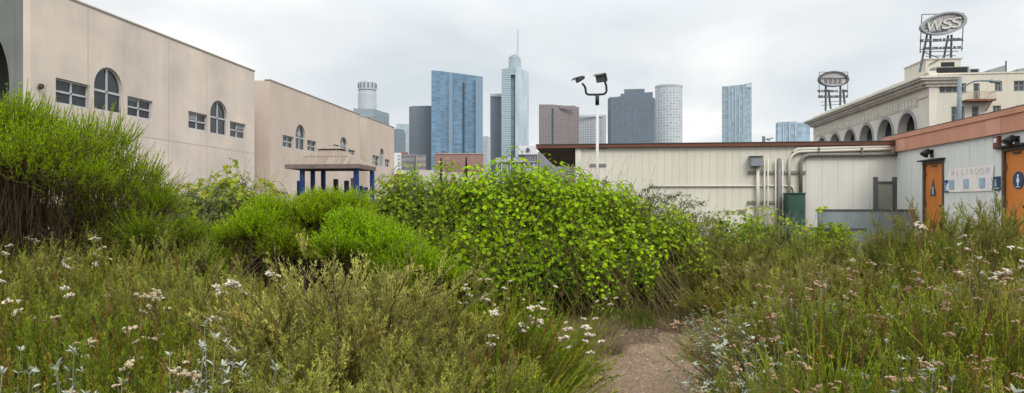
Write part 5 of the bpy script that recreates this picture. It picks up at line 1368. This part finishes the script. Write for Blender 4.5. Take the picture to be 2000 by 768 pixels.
# ---- slender arching shrub with small grey-green leaves and wispy seed stalks
def make_wisp(seed, R=.6, H=1.2, n_st=66, col=(.15, .185, .085), low=(.07, .09, .035), leafL=.048, lean=(0, 0), seed_st=40, arch_=.3):
    g = np.random.default_rng(seed); fol = Acc(); wood = Acc()
    a = g.uniform(0, 6.283, n_st); r = np.sqrt(g.uniform(.05, 1, n_st)); hh = H * (1 - .3*r**2) * g.uniform(.7, 1.05, n_st)
    D = np.stack([np.cos(a)*r*R + lean[0]*hh, np.sin(a)*r*R + lean[1]*hh, hh], 1)
    P = np.stack([D*np.array([f, f, z]) + g.normal(size=(n_st, 3))*.02*z for f, z in ((0, 0), (.2, .4), (.5, .75), (.8, .96), (1.1, 1.0 - arch_*.15))], 1)
    wood.tubes(P, .006, .0015, jit(g, (.15, .12, .09), n_st, .3))
    per = 70; n = n_st*per; ti = np.repeat(np.arange(n_st), per); t = g.uniform(.35, 1, n); p, tg = along(P, ti, t)
    U = unit(tg*.8 + perp(tg, g)); tone = np.clip(t*.8 + g.normal(size=n)*.15, 0, 1)
    p = p + rdir(g, n) * g.uniform(0, .05, (n, 1))
    leaves(fol, p, U, unit(np.array([0, 0, 1.0]) + g.normal(size=(n, 3))*.6), leafL*g.uniform(.5, 1.1, n), mixc(low, col, tone)*(1 + g.uniform(-.2, .2, (n, 1))), g, 'lance', .2)
    if seed_st:
        k = g.integers(0, n_st, seed_st); b, tg = along(P, k, g.uniform(.6, .98, seed_st)); d = unit(np.array([.35, 0, .9]) + g.normal(size=(seed_st, 3))*.25); L = g.uniform(.15, .42, seed_st)
        Q = curve_paths(b, d, L, np.stack([L*.15, np.zeros(seed_st), np.zeros(seed_st)], 1), 4, g, .006); cc = jit(g, (.33, .27, .17), seed_st, .25)
        wood.tubes(Q, .0022, .001, cc); n4 = seed_st*16; tj = np.repeat(np.arange(seed_st), 16); p4, tg4 = along(Q, tj, g.uniform(.4, 1, n4))
        blades(wood, p4, unit(tg4 + perp(tg4, g)*.6), g.uniform(.008, .02, n4), .005, jit(g, (.38, .31, .2), n4, .25), g)
    return [('foliage', fol.mesh('foliage', m_herb)), ('branches', wood.mesh('branches', m_wood))]
# ------------------------------------------------------------------ prototypes (name, nominal R, nominal H, variants)
T_BROOM = (.35, .565, .018); L_BROOM = (.10, .072, .03)
PROTO = {
    'sage': (.55, 1.0, [make_sage(11), make_sage(12, tip=(.36, .36, .10)), make_sage(13, tip=(.27, .32, .062), brown=.1)]),
    'sage_brown': (.55, 1.0, [make_sage(14, tip=(.33, .305, .10), low=(.065, .062, .02), brown=.16, spike=.3)]),
    'buck_white': (.5, .9, [make_buckwheat(21, n_head=8), make_buckwheat(22, n_head=6, tip=(.25, .24, .05)), make_buckwheat(23, n_head=10, crowd=.35)]),
    'buck_cream': (.5, .9, [make_buckwheat(24, heads='cream', n_head=10, tip=(.19, .24, .035)), make_buckwheat(25, heads='cream', n_head=8, green=(.075, .125, .018))]),
    'buck_rust': (.5, .9, [make_buckwheat(26, heads='rust', n_head=26, tip=(.29, .30, .065), crowd=.7, brown=.2, stalk=.2), make_buckwheat(27, heads='rust', n_head=14, crowd=.8, tip=(.27, .30, .06), brown=.15), make_buckwheat(28, heads='rust', n_head=30, crowd=.6, brown=.25, tip=(.32, .29, .085))]),
    'buck_plain': (.5, .9, [make_buckwheat(29, n_head=0, green=(.075, .14, .016), tip=(.21, .29, .04)), make_buckwheat(30, n_head=0, tip=(.25, .26, .05))]),
    'silver': (.5, .75, [make_silver(31), make_silver(32, n_st=26)]),
    'rush': (.4, 1.0, [make_rush(41), make_rush(42, col=(.09, .15, .016), tip=(.28, .33, .05))]),
    'rush_flower': (.4, 1.0, [make_rush(43, heads='white', n_head=6, lean=(.15, 0), n_st=105, col=(.06, .115, .01), tip=(.18, .26, .03)), make_rush(44, heads='white', n_head=4, lean=(.35, 0), n_st=95, col=(.07, .115, .012), tip=(.21, .25, .035))]),
    'dry': (.4, .7, [make_dry(45), make_dry(46, H=.8)]),
    'wisp': (.6, 1.2, [make_wisp(47), make_wisp(48, lean=(.25, 0)), make_wisp(49, lean=(-.35, 0), seed_st=18)]),
}
LOOK = {
    'sage': ('sagebrush', 'sagebrush', 'olive feathery sagebrush', 'feathery olive sagebrush'),
    'sage_brown': ('sagebrush', 'sagebrush', 'brownish sagebrush with dry spikes', 'brownish dry sagebrush'),
    'buck_white': ('buckwheat_shrub', 'buckwheat', 'buckwheat with white flower heads', 'buckwheat shrubs with white heads'),
    'buck_cream': ('buckwheat_shrub', 'buckwheat', 'green buckwheat with cream flower heads', 'buckwheat shrubs with cream heads'),
    'buck_rust': ('buckwheat_shrub', 'buckwheat', 'buckwheat with rusty pink flower heads', 'buckwheat shrubs with rusty heads'),
    'buck_plain': ('buckwheat_shrub', 'buckwheat', 'flowerless yellow green buckwheat', 'buckwheat shrubs without flowers'),
    'silver': ('silver_sage', 'sage', 'silver leaved sage', 'silver leaved sages'),
    'rush': ('broom_rush', 'rush', 'upright bright green rush clump', 'bright green rush clumps'),
    'rush_flower': ('broom_rush', 'rush', 'bright green shoots with small white flowers', 'green shoots with white flowers'),
    'dry': ('dry_tuft', 'dry grass', 'bleached dry grass tuft', 'dry grass tufts'),
    'wisp': ('willowy_shrub', 'shrub', 'willowy grey green shrub with seed stalks', 'willowy shrubs'),
}
def link_parts(root, parts, mirror=False):
    for nm, me, mat_or_loc, *rest in [(p[0], p[1], *(p[2:] if len(p) > 2 else ((0, 0, 0),))) for p in parts]:
        o = bpy.data.objects.new(nm, me); C.objects.link(o); o.parent = root
        if rest:
            o.location = mat_or_loc; o.rotation_euler = rest[0]; o.scale = (rest[1],) * 3
QUEUE = []
prnd = random.Random(99)
def plant(kind, px, d, ytop, wpx, var=None, label=None, rot=None):
    QUEUE.append([kind, px, d, ytop, wpx, var, label, rot])

# landmarks of the scene by viewing direction, used to say which shrub is meant
MARKS = [(-200, 70, 'the grey concrete wall'), (70, 180, 'the near wall lamp'), (180, 245, 'the first arched window'), (245, 330, 'the first square side window'), (330, 400, 'the second square side window'),
         (400, 460, 'the second arched window'), (460, 540, 'the gap between wings'), (540, 600, 'the left pavilion post'), (600, 680, 'the pavilion roof cap'), (680, 760, 'the right pavilion post'),
         (760, 840, 'the dark grey slab tower'), (840, 905, 'the left cypress tree'), (905, 960, 'the right cypress tree'), (960, 1045, 'the spire tower'), (1045, 1130, 'the shed eave'), (1130, 1185, 'the floodlight pole'),
         (1185, 1280, 'the stepped dark tower'), (1280, 1345, 'the white round tower'), (1345, 1405, 'the sky gap'), (1405, 1470, 'the slanted glass tower'), (1470, 1530, 'the grey electrical box'),
         (1530, 1580, 'the green cabinet'), (1580, 1660, 'the small oval sign'), (1660, 1705, 'the middle arches'), (1705, 1750, 'the steel gate'), (1750, 1800, 'the white shed corner'), (1800, 1850, 'the triangle sign door'),
         (1850, 1900, 'the paper banner'), (1900, 1950, 'the WSS sign tower'), (1950, 2300, 'the round sign door')]
ROWS = [(0, 2.6, 'in the frontmost row'), (2.6, 3.3, 'in the second row'), (3.3, 4.05, 'in the third row'), (4.05, 4.9, 'in the fourth row'), (4.9, 5.9, 'in the fifth row'), (5.9, 7.2, 'in the sixth row'), (7.2, 9.0, 'in the seventh row'), (9.0, 40, 'in the rearmost row')]

# ---------------- big individual masses
def big(name, label, cat, parts, px, d, rot=0, group=None, sxyz=(1, 1, 1)):
    g = at(px, 400, d); root = thing(name, label, cat, (g.x, g.y, 0), group); root.rotation_euler = (0, 0, TH + rot); root.scale = sxyz
    link_parts(root, parts); return root
def Hof(ytop, d): return CAMH - (ytop - 400) * d / F

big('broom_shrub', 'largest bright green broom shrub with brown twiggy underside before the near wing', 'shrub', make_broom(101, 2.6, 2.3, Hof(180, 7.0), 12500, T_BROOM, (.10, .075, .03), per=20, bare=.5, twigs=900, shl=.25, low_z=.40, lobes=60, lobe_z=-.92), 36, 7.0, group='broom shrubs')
big('broom_shrub', 'dull brown green filler broom added behind the largest broom to darken its gaps', 'shrub', make_broom(107, 2.3, 1.2, Hof(292, 8.2), 5200, (.11, .115, .03), (.075, .055, .025), per=20, bare=.2, twigs=300, shl=.24, low_z=.1, lobes=40, lobe_z=-.8), 40, 8.4, group='broom shrubs')  # added dark shrub that fills the light gaps low in the largest broom
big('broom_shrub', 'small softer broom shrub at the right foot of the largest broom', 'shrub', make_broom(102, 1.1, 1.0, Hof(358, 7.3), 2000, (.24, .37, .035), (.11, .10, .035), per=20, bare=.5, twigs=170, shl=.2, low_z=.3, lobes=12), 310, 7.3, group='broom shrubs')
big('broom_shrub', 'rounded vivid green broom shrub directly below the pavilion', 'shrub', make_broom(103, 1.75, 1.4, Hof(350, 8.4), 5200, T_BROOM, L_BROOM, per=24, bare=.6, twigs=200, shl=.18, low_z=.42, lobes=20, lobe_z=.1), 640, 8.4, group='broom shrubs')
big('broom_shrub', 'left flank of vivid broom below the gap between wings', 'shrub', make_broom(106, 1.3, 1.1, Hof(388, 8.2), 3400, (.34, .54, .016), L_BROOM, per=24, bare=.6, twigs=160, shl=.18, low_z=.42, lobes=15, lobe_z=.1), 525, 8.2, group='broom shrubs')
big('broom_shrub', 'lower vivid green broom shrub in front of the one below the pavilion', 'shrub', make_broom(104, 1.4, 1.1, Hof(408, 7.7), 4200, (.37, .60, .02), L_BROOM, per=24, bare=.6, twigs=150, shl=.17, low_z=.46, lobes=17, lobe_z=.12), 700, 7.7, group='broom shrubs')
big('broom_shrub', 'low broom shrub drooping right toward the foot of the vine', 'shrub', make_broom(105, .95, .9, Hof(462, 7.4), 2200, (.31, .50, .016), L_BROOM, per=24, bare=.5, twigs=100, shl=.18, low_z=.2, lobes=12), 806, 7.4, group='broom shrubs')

VL = (.33, .51, .05); VD = (.06, .115, .016)
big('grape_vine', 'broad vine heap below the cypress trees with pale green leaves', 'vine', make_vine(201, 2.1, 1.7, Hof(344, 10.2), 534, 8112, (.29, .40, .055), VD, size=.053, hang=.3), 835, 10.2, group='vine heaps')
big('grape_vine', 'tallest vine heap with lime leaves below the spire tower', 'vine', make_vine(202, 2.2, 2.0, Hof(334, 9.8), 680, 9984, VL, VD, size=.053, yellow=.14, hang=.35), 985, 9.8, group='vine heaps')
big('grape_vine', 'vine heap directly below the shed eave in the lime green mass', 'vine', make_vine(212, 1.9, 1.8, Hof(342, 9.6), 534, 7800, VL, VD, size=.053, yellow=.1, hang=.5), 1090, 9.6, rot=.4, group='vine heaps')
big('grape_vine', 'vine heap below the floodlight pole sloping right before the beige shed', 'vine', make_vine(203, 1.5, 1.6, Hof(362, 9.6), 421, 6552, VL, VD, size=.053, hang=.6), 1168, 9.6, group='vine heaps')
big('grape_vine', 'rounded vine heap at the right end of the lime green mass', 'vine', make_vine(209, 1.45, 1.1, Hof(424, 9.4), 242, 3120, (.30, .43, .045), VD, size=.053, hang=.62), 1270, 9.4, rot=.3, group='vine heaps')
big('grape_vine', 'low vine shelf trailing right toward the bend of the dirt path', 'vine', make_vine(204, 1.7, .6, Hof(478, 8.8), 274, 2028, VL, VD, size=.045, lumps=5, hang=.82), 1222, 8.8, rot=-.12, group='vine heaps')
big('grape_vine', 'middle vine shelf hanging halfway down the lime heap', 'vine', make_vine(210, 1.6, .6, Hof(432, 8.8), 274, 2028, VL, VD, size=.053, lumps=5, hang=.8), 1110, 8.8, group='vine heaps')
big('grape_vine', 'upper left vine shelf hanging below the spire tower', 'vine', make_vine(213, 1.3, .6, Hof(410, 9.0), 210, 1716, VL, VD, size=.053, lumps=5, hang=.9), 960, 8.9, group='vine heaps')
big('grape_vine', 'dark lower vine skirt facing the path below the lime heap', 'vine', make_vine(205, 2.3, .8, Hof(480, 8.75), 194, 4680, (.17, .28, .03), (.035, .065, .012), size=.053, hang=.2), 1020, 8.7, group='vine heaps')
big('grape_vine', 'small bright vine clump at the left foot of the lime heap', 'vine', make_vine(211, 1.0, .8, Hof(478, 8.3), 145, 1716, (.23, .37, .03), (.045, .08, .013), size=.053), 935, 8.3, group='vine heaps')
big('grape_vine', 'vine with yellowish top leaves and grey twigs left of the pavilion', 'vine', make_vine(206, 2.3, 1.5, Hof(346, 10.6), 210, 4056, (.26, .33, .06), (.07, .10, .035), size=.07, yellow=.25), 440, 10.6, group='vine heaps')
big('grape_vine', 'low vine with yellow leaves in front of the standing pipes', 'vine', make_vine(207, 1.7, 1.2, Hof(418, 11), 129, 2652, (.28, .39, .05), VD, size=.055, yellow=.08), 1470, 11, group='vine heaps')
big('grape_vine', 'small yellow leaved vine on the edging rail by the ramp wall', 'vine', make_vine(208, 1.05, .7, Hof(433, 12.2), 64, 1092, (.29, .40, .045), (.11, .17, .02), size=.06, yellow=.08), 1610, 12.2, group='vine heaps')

# the large sagebrush mound in the middle of the foreground and its neighbours
big('sagebrush', 'largest pale olive sagebrush mound in the middle foreground below the pavilion', 'sagebrush', make_sage(301, R=.66, H=Hof(522, 4.3), n_main=120, tip=(.40, .39, .12), low=(.07, .076, .022), sec=24, brown=.06, spike=.1), 690, 4.3, group='sagebrush mounds')
big('sagebrush', 'lower olive sagebrush mound leaning right toward the path below the dark grey slab tower', 'sagebrush', make_sage(302, R=.52, H=Hof(590, 4.5), n_main=84, tip=(.35, .35, .085), low=(.055, .065, .015), sec=22), 850, 4.5, group='sagebrush mounds')
big('sagebrush', 'small olive sagebrush mound left of the largest mound below the left pavilion post', 'sagebrush', make_sage(303, R=.45, H=Hof(600, 4.2), n_main=74, tip=(.34, .34, .08), low=(.05, .06, .014), sec=22), 555, 4.2, group='sagebrush mounds')
big('buckwheat_shrub', 'dense dark green mound with small white flowers leaning over the left path edge', 'buckwheat', make_buckwheat(304, R=.62, H=Hof(585, 4.4) * 1.05, n_st=190, green=(.06, .11, .01), tip=(.19, .26, .03), n_head=12, lean=(.04, -.05), brown=.12, stalk=.1), 955, 4.4, group='buckwheat mounds')

big('buckwheat_shrub', 'bulky grey green mound with many tan flower heads at the right path edge', 'buckwheat', make_buckwheat(305, R=.78, H=Hof(545, 4.7), n_st=210, green=(.10, .125, .045), tip=(.30, .30, .12), heads='rust', n_head=46, crowd=.9, brown=.22, stalk=.16), 1585, 4.7, group='buckwheat mounds')
big('buckwheat_shrub', 'bulky yellow green mound with tan heads below the paper banner', 'buckwheat', make_buckwheat(306, R=.74, H=Hof(515, 4.3), n_st=200, green=(.09, .14, .02), tip=(.30, .34, .07), heads='rust', n_head=34, crowd=.9, brown=.12, stalk=.16), 1850, 4.3, group='buckwheat mounds')
big('silver_sage', 'large pale silver sage mound spilling over the right path edge', 'sage', make_silver(307, R=.62, H=Hof(640, 4.6), n_st=70, pairs=8, leafL=.045), 1478, 4.6, group='silver sage mounds')

# ---------------- back rows
for a in (('wisp', 1158, 10.9, 312, 110, 0), ('wisp', 1255, 10.6, 345, 190, 1), ('wisp', 1215, 9.9, 352, 150, 1), ('wisp', 1105, 11.2, 330, 110, 0), ('wisp', 1065, 10.4, 345, 120, 2), ('wisp', 800, 10.8, 345, 170, 0), ('wisp', 370, 10.2, 352, 170, 1), ('wisp', 495, 11.2, 338, 110, 0), ('wisp', 1320, 9.9, 392, 130, 1),
          ('sage', 905, 8.7, 430, 130, 0), ('sage', 1125, 8.9, 418, 120, 1), ('sage', 855, 8.7, 425, 130, 2), ('buck_plain', 1190, 8.9, 430, 120, 0),
          ('sage', 1372, 9.7, 415, 170, 0), ('sage', 1450, 9.3, 428, 170, 1), ('sage', 1530, 9.6, 432, 160, 2), ('wisp', 1530, 10.6, 420, 110, 0), ('sage', 1612, 9.0, 462, 160, 0),
          ('sage', 1690, 8.8, 452, 160, 1), ('sage', 1748, 8.4, 432, 150, 0), ('sage', 1820, 8.7, 396, 200, 2), ('sage_brown', 1885, 8.3, 394, 210, 0), ('sage', 1950, 8.6, 378, 210, 1), ('sage', 2015, 8.2, 378, 220, 0), ('sage', 1905, 7.8, 400, 200, 2),
          ('sage', 1395, 9.0, 450, 150, 0), ('buck_rust', 1430, 8.0, 505, 170, 2), ('sage_brown', 1500, 8.0, 480, 180, 0),
          ('buck_rust', 1400, 8.1, 530, 150, 1), ('silver', 1370, 7.6, 590, 120, 1), ('dry', 1265, 8.45, 575, 190, 0), ('dry', 1340, 8.75, 545, 150, 1), ('dry', 1185, 9.0, 555, 110, 0), ('dry', 1400, 8.6, 560, 150, 0), ('dry', 1225, 8.6, 600, 110, 1),
          ('buck_white', 1792, 7.3, 402, 130, 2), ('sage', 1590, 7.9, 488, 170, 1), ('buck_rust', 1672, 7.5, 478, 180, 0),
          ('buck_plain', 470, 7.6, 455, 170, 0), ('buck_plain', 395, 7.9, 425, 150, 1), ('sage_brown', 600, 6.6, 560, 170, 0), ('buck_plain', 870, 6.9, 545, 150, 0),
          ('sage_brown', 60, 6.25, 415, 210, 0), ('sage', 160, 6.6, 405, 200, 2), ('dry', 250, 6.9, 470, 220, 0), ('dry', 110, 6.8, 450, 220, 1), ('dry', 580, 7.3, 520, 170, 1), ('dry', 20, 6.7, 470, 180, 0), ('dry', 340, 7.0, 480, 180, 1)):
    plant(*a)
# ---------------- left field
for a in (
    # sixth row
    ('sage', -40, 6.3, 425, 230, 0), ('buck_white', 45, 6.0, 428, 210, 0), ('buck_white', 95, 6.5, 432, 180, 2), ('sage', 170, 6.3, 442, 200, 1), ('buck_white', 230, 6.1, 440, 190, 1), ('sage', 305, 6.4, 448, 200, 0), ('buck_plain', 268, 6.7, 420, 130, 1), ('buck_plain', 375, 6.2, 458, 190, 0), ('sage', 440, 6.0, 468, 200, 1), ('buck_white', 505, 6.3, 500, 170, 2), ('sage_brown', 545, 5.9, 555, 160, 0), ('buck_plain', 905, 6.4, 540, 170, 0), ('buck_white', 985, 6.3, 535, 170, 1),
    # fifth row
    ('buck_white', 15, 5.2, 462, 240, 1), ('sage', 105, 5.4, 468, 230, 0), ('buck_white', 140, 5.0, 500, 200, 0), ('buck_plain', 200, 5.3, 480, 220, 1), ('sage', 290, 5.1, 478, 230, 1), ('sage', 360, 5.5, 490, 210, 0), ('buck_white', 430, 5.2, 502, 200, 0), ('buck_white', 500, 5.3, 512, 190, 2), ('sage', 545, 4.9, 555, 200, 2), ('buck_plain', 870, 5.2, 560, 200, 1), ('rush_flower', 955, 5.3, 560, 180, 0), ('rush_flower', 1040, 5.4, 562, 170, 0), ('rush_flower', 1098, 5.5, 585, 130, 1),
    # fourth row
    ('buck_white', -10, 4.3, 520, 260, 1), ('buck_cream', 80, 4.4, 520, 260, 0), ('buck_plain', 175, 4.6, 535, 240, 0), ('buck_cream', 250, 4.2, 545, 250, 1), ('buck_cream', 330, 4.5, 540, 240, 0), ('buck_white', 370, 4.2, 575, 200, 1), ('sage', 470, 4.4, 550, 230, 2), ('buck_white', 925, 4.4, 575, 220, 1), ('buck_white', 990, 4.4, 578, 260, 1), ('buck_plain', 930, 4.7, 575, 230, 0), ('rush_flower', 1010, 4.5, 590, 180, 1),
    # third row
    ('buck_plain', 20, 3.6, 600, 300, 1), ('buck_cream', 140, 3.5, 585, 310, 1), ('silver', 60, 3.1, 695, 260, 0), ('buck_cream', 265, 3.6, 590, 300, 0), ('buck_cream', 370, 3.5, 600, 280, 1), ('silver', 405, 3.3, 672, 260, 1), ('sage', 500, 3.6, 600, 320, 1), ('sage', 640, 3.5, 560, 380, 0), ('sage', 780, 3.6, 580, 360, 2), ('sage', 890, 3.7, 620, 280, 1), ('buck_plain', 965, 3.6, 630, 280, 0), ('rush_flower', 1000, 3.7, 640, 210, 1),
    # second row
    ('buck_plain', -20, 2.9, 640, 400, 1), ('silver', 120, 2.7, 720, 300, 1), ('buck_cream', 190, 2.9, 655, 360, 0), ('buck_cream', 310, 3.0, 660, 320, 0), ('silver', 440, 2.9, 708, 280, 0), ('sage', 520, 2.8, 660, 380, 0), ('sage', 670, 2.9, 640, 420, 1), ('sage_brown', 800, 2.9, 650, 380, 0), ('sage', 900, 3.0, 680, 330, 0), ('buck_plain', 985, 3.0, 685, 300, 1),
    # frontmost
    ('silver', 30, 2.3, 756, 320, 0), ('buck_cream', 190, 2.35, 722, 380, 1), ('silver', 330, 2.3, 758, 320, 1), ('sage', 480, 2.3, 735, 440, 1), ('sage', 640, 2.35, 728, 440, 2), ('sage', 800, 2.3, 735, 440, 0), ('buck_plain', 930, 2.4, 735, 360, 0)):
    plant(*a)
for a in (('dry', 1182, 6.6, 640, 90, 0), ('dry', 1385, 6.3, 640, 110, 1), ('dry', 1170, 7.4, 615, 90, 1), ('dry', 1330, 7.7, 615, 120, 0), ('buck_plain', 1240, 8.2, 612, 110, 0)):
    plant(*a)
# ---------------- right field
for a in (
    ('buck_rust', 1490, 6.9, 512, 190, 1), ('buck_rust', 1570, 6.6, 506, 190, 2), ('sage_brown', 1640, 6.8, 492, 180, 0), ('buck_rust', 1715, 6.4, 478, 200, 0), ('buck_rust', 1800, 6.6, 466, 190, 1), ('sage', 1765, 6.9, 470, 180, 0), ('buck_rust', 1880, 6.3, 458, 200, 2), ('buck_white', 1930, 6.6, 462, 180, 1), ('buck_rust', 1995, 6.2, 462, 200, 0), ('silver', 1420, 6.5, 575, 160, 0),
    ('silver', 1470, 5.7, 555, 190, 1), ('buck_rust', 1530, 5.6, 540, 210, 0), ('silver', 1595, 5.8, 525, 190, 0), ('buck_plain', 1650, 5.5, 520, 210, 0), ('buck_rust', 1720, 5.4, 515, 240, 1), ('buck_plain', 1600, 5.1, 540, 230, 0), ('buck_plain', 1860, 4.9, 510, 240, 1), ('sage', 1540, 5.2, 520, 210, 2), ('sage', 1950, 4.8, 500, 230, 1), ('buck_plain', 1720, 5.0, 530, 240, 1), ('silver', 1775, 5.6, 505, 180, 1), ('rush', 1830, 5.3, 500, 200, 0), ('buck_rust', 1900, 5.4, 495, 210, 2), ('buck_white', 1975, 5.2, 500, 220, 2), ('silver', 1925, 5.7, 490, 170, 0),
    ('silver', 1455, 4.9, 610, 190, 0), ('buck_rust', 1500, 4.7, 590, 230, 2), ('buck_rust', 1580, 4.6, 565, 240, 1), ('buck_plain', 1660, 4.5, 555, 220, 1), ('buck_plain', 1740, 4.4, 560, 250, 1), ('buck_cream', 1815, 4.3, 540, 230, 0), ('buck_rust', 1890, 4.4, 545, 250, 0), ('rush', 1975, 4.2, 530, 240, 1), ('silver', 1700, 4.7, 575, 190, 1),
    ('silver', 1480, 4.0, 655, 220, 1), ('buck_rust', 1530, 3.9, 625, 270, 0), ('rush', 1610, 3.7, 610, 250, 0), ('buck_plain', 1690, 3.6, 620, 290, 0), ('silver', 1745, 3.8, 640, 210, 0), ('buck_plain', 1800, 3.5, 605, 270, 1), ('buck_rust', 1890, 3.6, 610, 290, 1), ('buck_plain', 1985, 3.4, 610, 300, 1),
    ('sage', 1510, 3.2, 690, 260, 2), ('buck_rust', 1550, 3.1, 680, 320, 2), ('buck_plain', 1640, 3.0, 670, 300, 0), ('buck_plain', 1740, 2.9, 670, 340, 1), ('silver', 1830, 3.0, 690, 270, 1), ('buck_rust', 1900, 2.8, 665, 320, 0), ('buck_rust', 2000, 2.9, 660, 340, 0),
    ('buck_plain', 1560, 2.4, 740, 360, 1), ('silver', 1660, 2.3, 745, 320, 1), ('buck_cream', 1760, 2.3, 725, 380, 0), ('buck_rust', 1880, 2.35, 735, 380, 1), ('silver', 1990, 2.3, 740, 330, 0)):
    plant(*a)

def finish_planting():
    seen = {}
    for q in QUEUE:
        kind, px, d = q[:3]
        mk = next(m for a, b, m in MARKS if a <= px < b); rw = next(r for a, b, r in ROWS if a <= d < b)
        q.append(f'{LOOK[kind][2]} {rw} below {mk}'.replace('willowy grey green shrub with seed stalks', 'willowy grey green shrub')); seen.setdefault(q[-1], []).append(q)
    for lab, qs in seen.items():
        if len(qs) > 1:
            qs.sort(key=lambda q: q[1])
            for q, w_ in zip(qs, ('left', 'right') if len(qs) == 2 else ('left', 'middle', 'right', 'far right')): q[-1] = f'{w_} ' + lab
    cnt = {}
    for kind, px, d, ytop, wpx, var, label, rot, lab in QUEUE:
        R0, H0, vs = PROTO[kind]
        i = cnt.get(kind, 0); cnt[kind] = i + 1
        parts = vs[(var if var is not None else i) % len(vs)]
        Ht = max(.3, Hof(ytop, d)) * prnd.uniform(.88, 1.05); Rt = wpx * d / F / 2
        sz = Ht / H0; sx = Rt / R0; sx = min(max(sx, sz * .62), sz * 1.5)
        g = at(px, 400, d)
        sz *= (.80 if px < 1100 else .86) if kind.startswith('sage') else 1.0
        sz *= (1.08 if px < 1000 else .9) if kind == 'silver' else 1.0
        root = thing(LOOK[kind][0], label or lab, LOOK[kind][1], (g.x, g.y, 0), LOOK[kind][3])
        lean = kind in ('rush_flower', 'wisp')
        root.rotation_euler = (0, 0, (prnd.uniform(-.35, .35) if lean else prnd.uniform(0, 6.28)) + TH); root.scale = (sx, sx, sz)
        k = max(sx, sz)
        for p in parts:
            o = bpy.data.objects.new(p[0], p[1]); C.objects.link(o); o.parent = root
            if len(p) > 2:
                o.location = p[2]; o.rotation_euler = p[3]; ks = p[4] * (1.05 if kind in ('buck_white', 'buck_cream') else .8); o.scale = (ks / sx, ks / sx, ks / sz)
finish_planting()

# ---------------- low cover that nobody could count: litter on the soil and grass at the path's end
def scatter_litter():
    g = np.random.default_rng(77); acc = Acc()
    n = 15000; px = g.uniform(1080, 1480, n); d = 2.5 + 6.3 * g.uniform(0, 1, n) ** .8
    xc = (px - 1000) / F * d; X = xc*CT - d*ST; Y = xc*ST + d*CT
    P = np.stack([X, Y, g.uniform(.035, .055, n)], 1)
    D = unit(np.stack([g.normal(size=n), g.normal(size=n), g.normal(size=n)*.15], 1))
    S = unit(np.stack([-D[:, 1], D[:, 0], g.normal(size=n)*.3], 1))
    pal = np.array([(.16, .11, .07), (.07, .048, .03), (.27, .19, .125), (.22, .14, .08), (.11, .085, .06), (.33, .26, .18)])
    c = pal[g.integers(0, len(pal), n)] * g.uniform(.7, 1.2, (n, 1))
    blades(acc, P, D, g.uniform(.008, .04, n), g.uniform(.003, .012, n), c, g, side=S)
    # stones
    ns = 700; px = g.uniform(1100, 1460, ns); d = g.uniform(3, 8.6, ns); xc = (px - 1000) / F * d; X = xc*CT - d*ST; Y = xc*ST + d*CT; s_ = g.uniform(.004, .013, ns)
    ctr = np.stack([X, Y, np.full(ns, .035)], 1); c = jit(g, (.20, .155, .12), ns, .35)
    A = np.array([(1, 0, 0), (0, 1, 0), (-1, 0, 0), (0, -1, 0)]); top = np.array([0, 0, .8])
    for i in range(4):
        acc.polys(np.stack([ctr + A[i]*s_[:, None]*g.uniform(.7, 1.3, (ns, 1)), ctr + A[(i+1) % 4]*s_[:, None], ctr + top*s_[:, None]], 1), c)
    o = bpy.data.objects.new('leaf_litter', acc.mesh('leaf_litter', m_wood)); C.objects.link(o); o['kind'] = 'stuff'
    o['label'] = 'brown leaf litter and grit strewn over the dirt path'
def scatter_grass():
    g = np.random.default_rng(78); acc = Acc(); n = 3000
    px = np.concatenate([g.normal(1240, 40, n // 2), g.uniform(1150, 1420, n - n // 2)]); d = np.concatenate([g.uniform(7.9, 8.6, n // 2), g.uniform(8.3, 9.2, n - n // 2)])
    xc = (px - 1000) / F * d; X = xc*CT - d*ST; Y = xc*ST + d*CT; P = np.stack([X, Y, np.zeros(n)], 1)
    D = unit(np.stack([g.normal(size=n)*.5, g.normal(size=n)*.5, np.ones(n)], 1))
    blades(acc, P, D, g.uniform(.05, .16, n), .006, mixc((.04, .06, .012), (.12, .17, .03), g.uniform(0, 1, n)), g)
    # green weed edge along the path's sides
    m = 7000; px = np.where(g.uniform(size=m) < .5, g.normal(1120, 45, m), g.normal(1440, 50, m)); d = g.uniform(3.2, 8.4, m); xc = (px - 1000) / F * d
    P = np.stack([xc*CT - d*ST, xc*ST + d*CT, np.zeros(m)], 1); D = unit(np.stack([g.normal(size=m)*.6, g.normal(size=m)*.6, np.ones(m)], 1))
    blades(acc, P, D, g.uniform(.05, .22, m), .005, mixc((.10, .09, .035), (.25, .23, .09), g.uniform(0, 1, m)), g)
    o = bpy.data.objects.new('grass', acc.mesh('grass', m_herb)); C.objects.link(o); o['kind'] = 'stuff'; o['label'] = 'short green grass and weeds edging the dirt path'
scatter_litter(); scatter_grass()
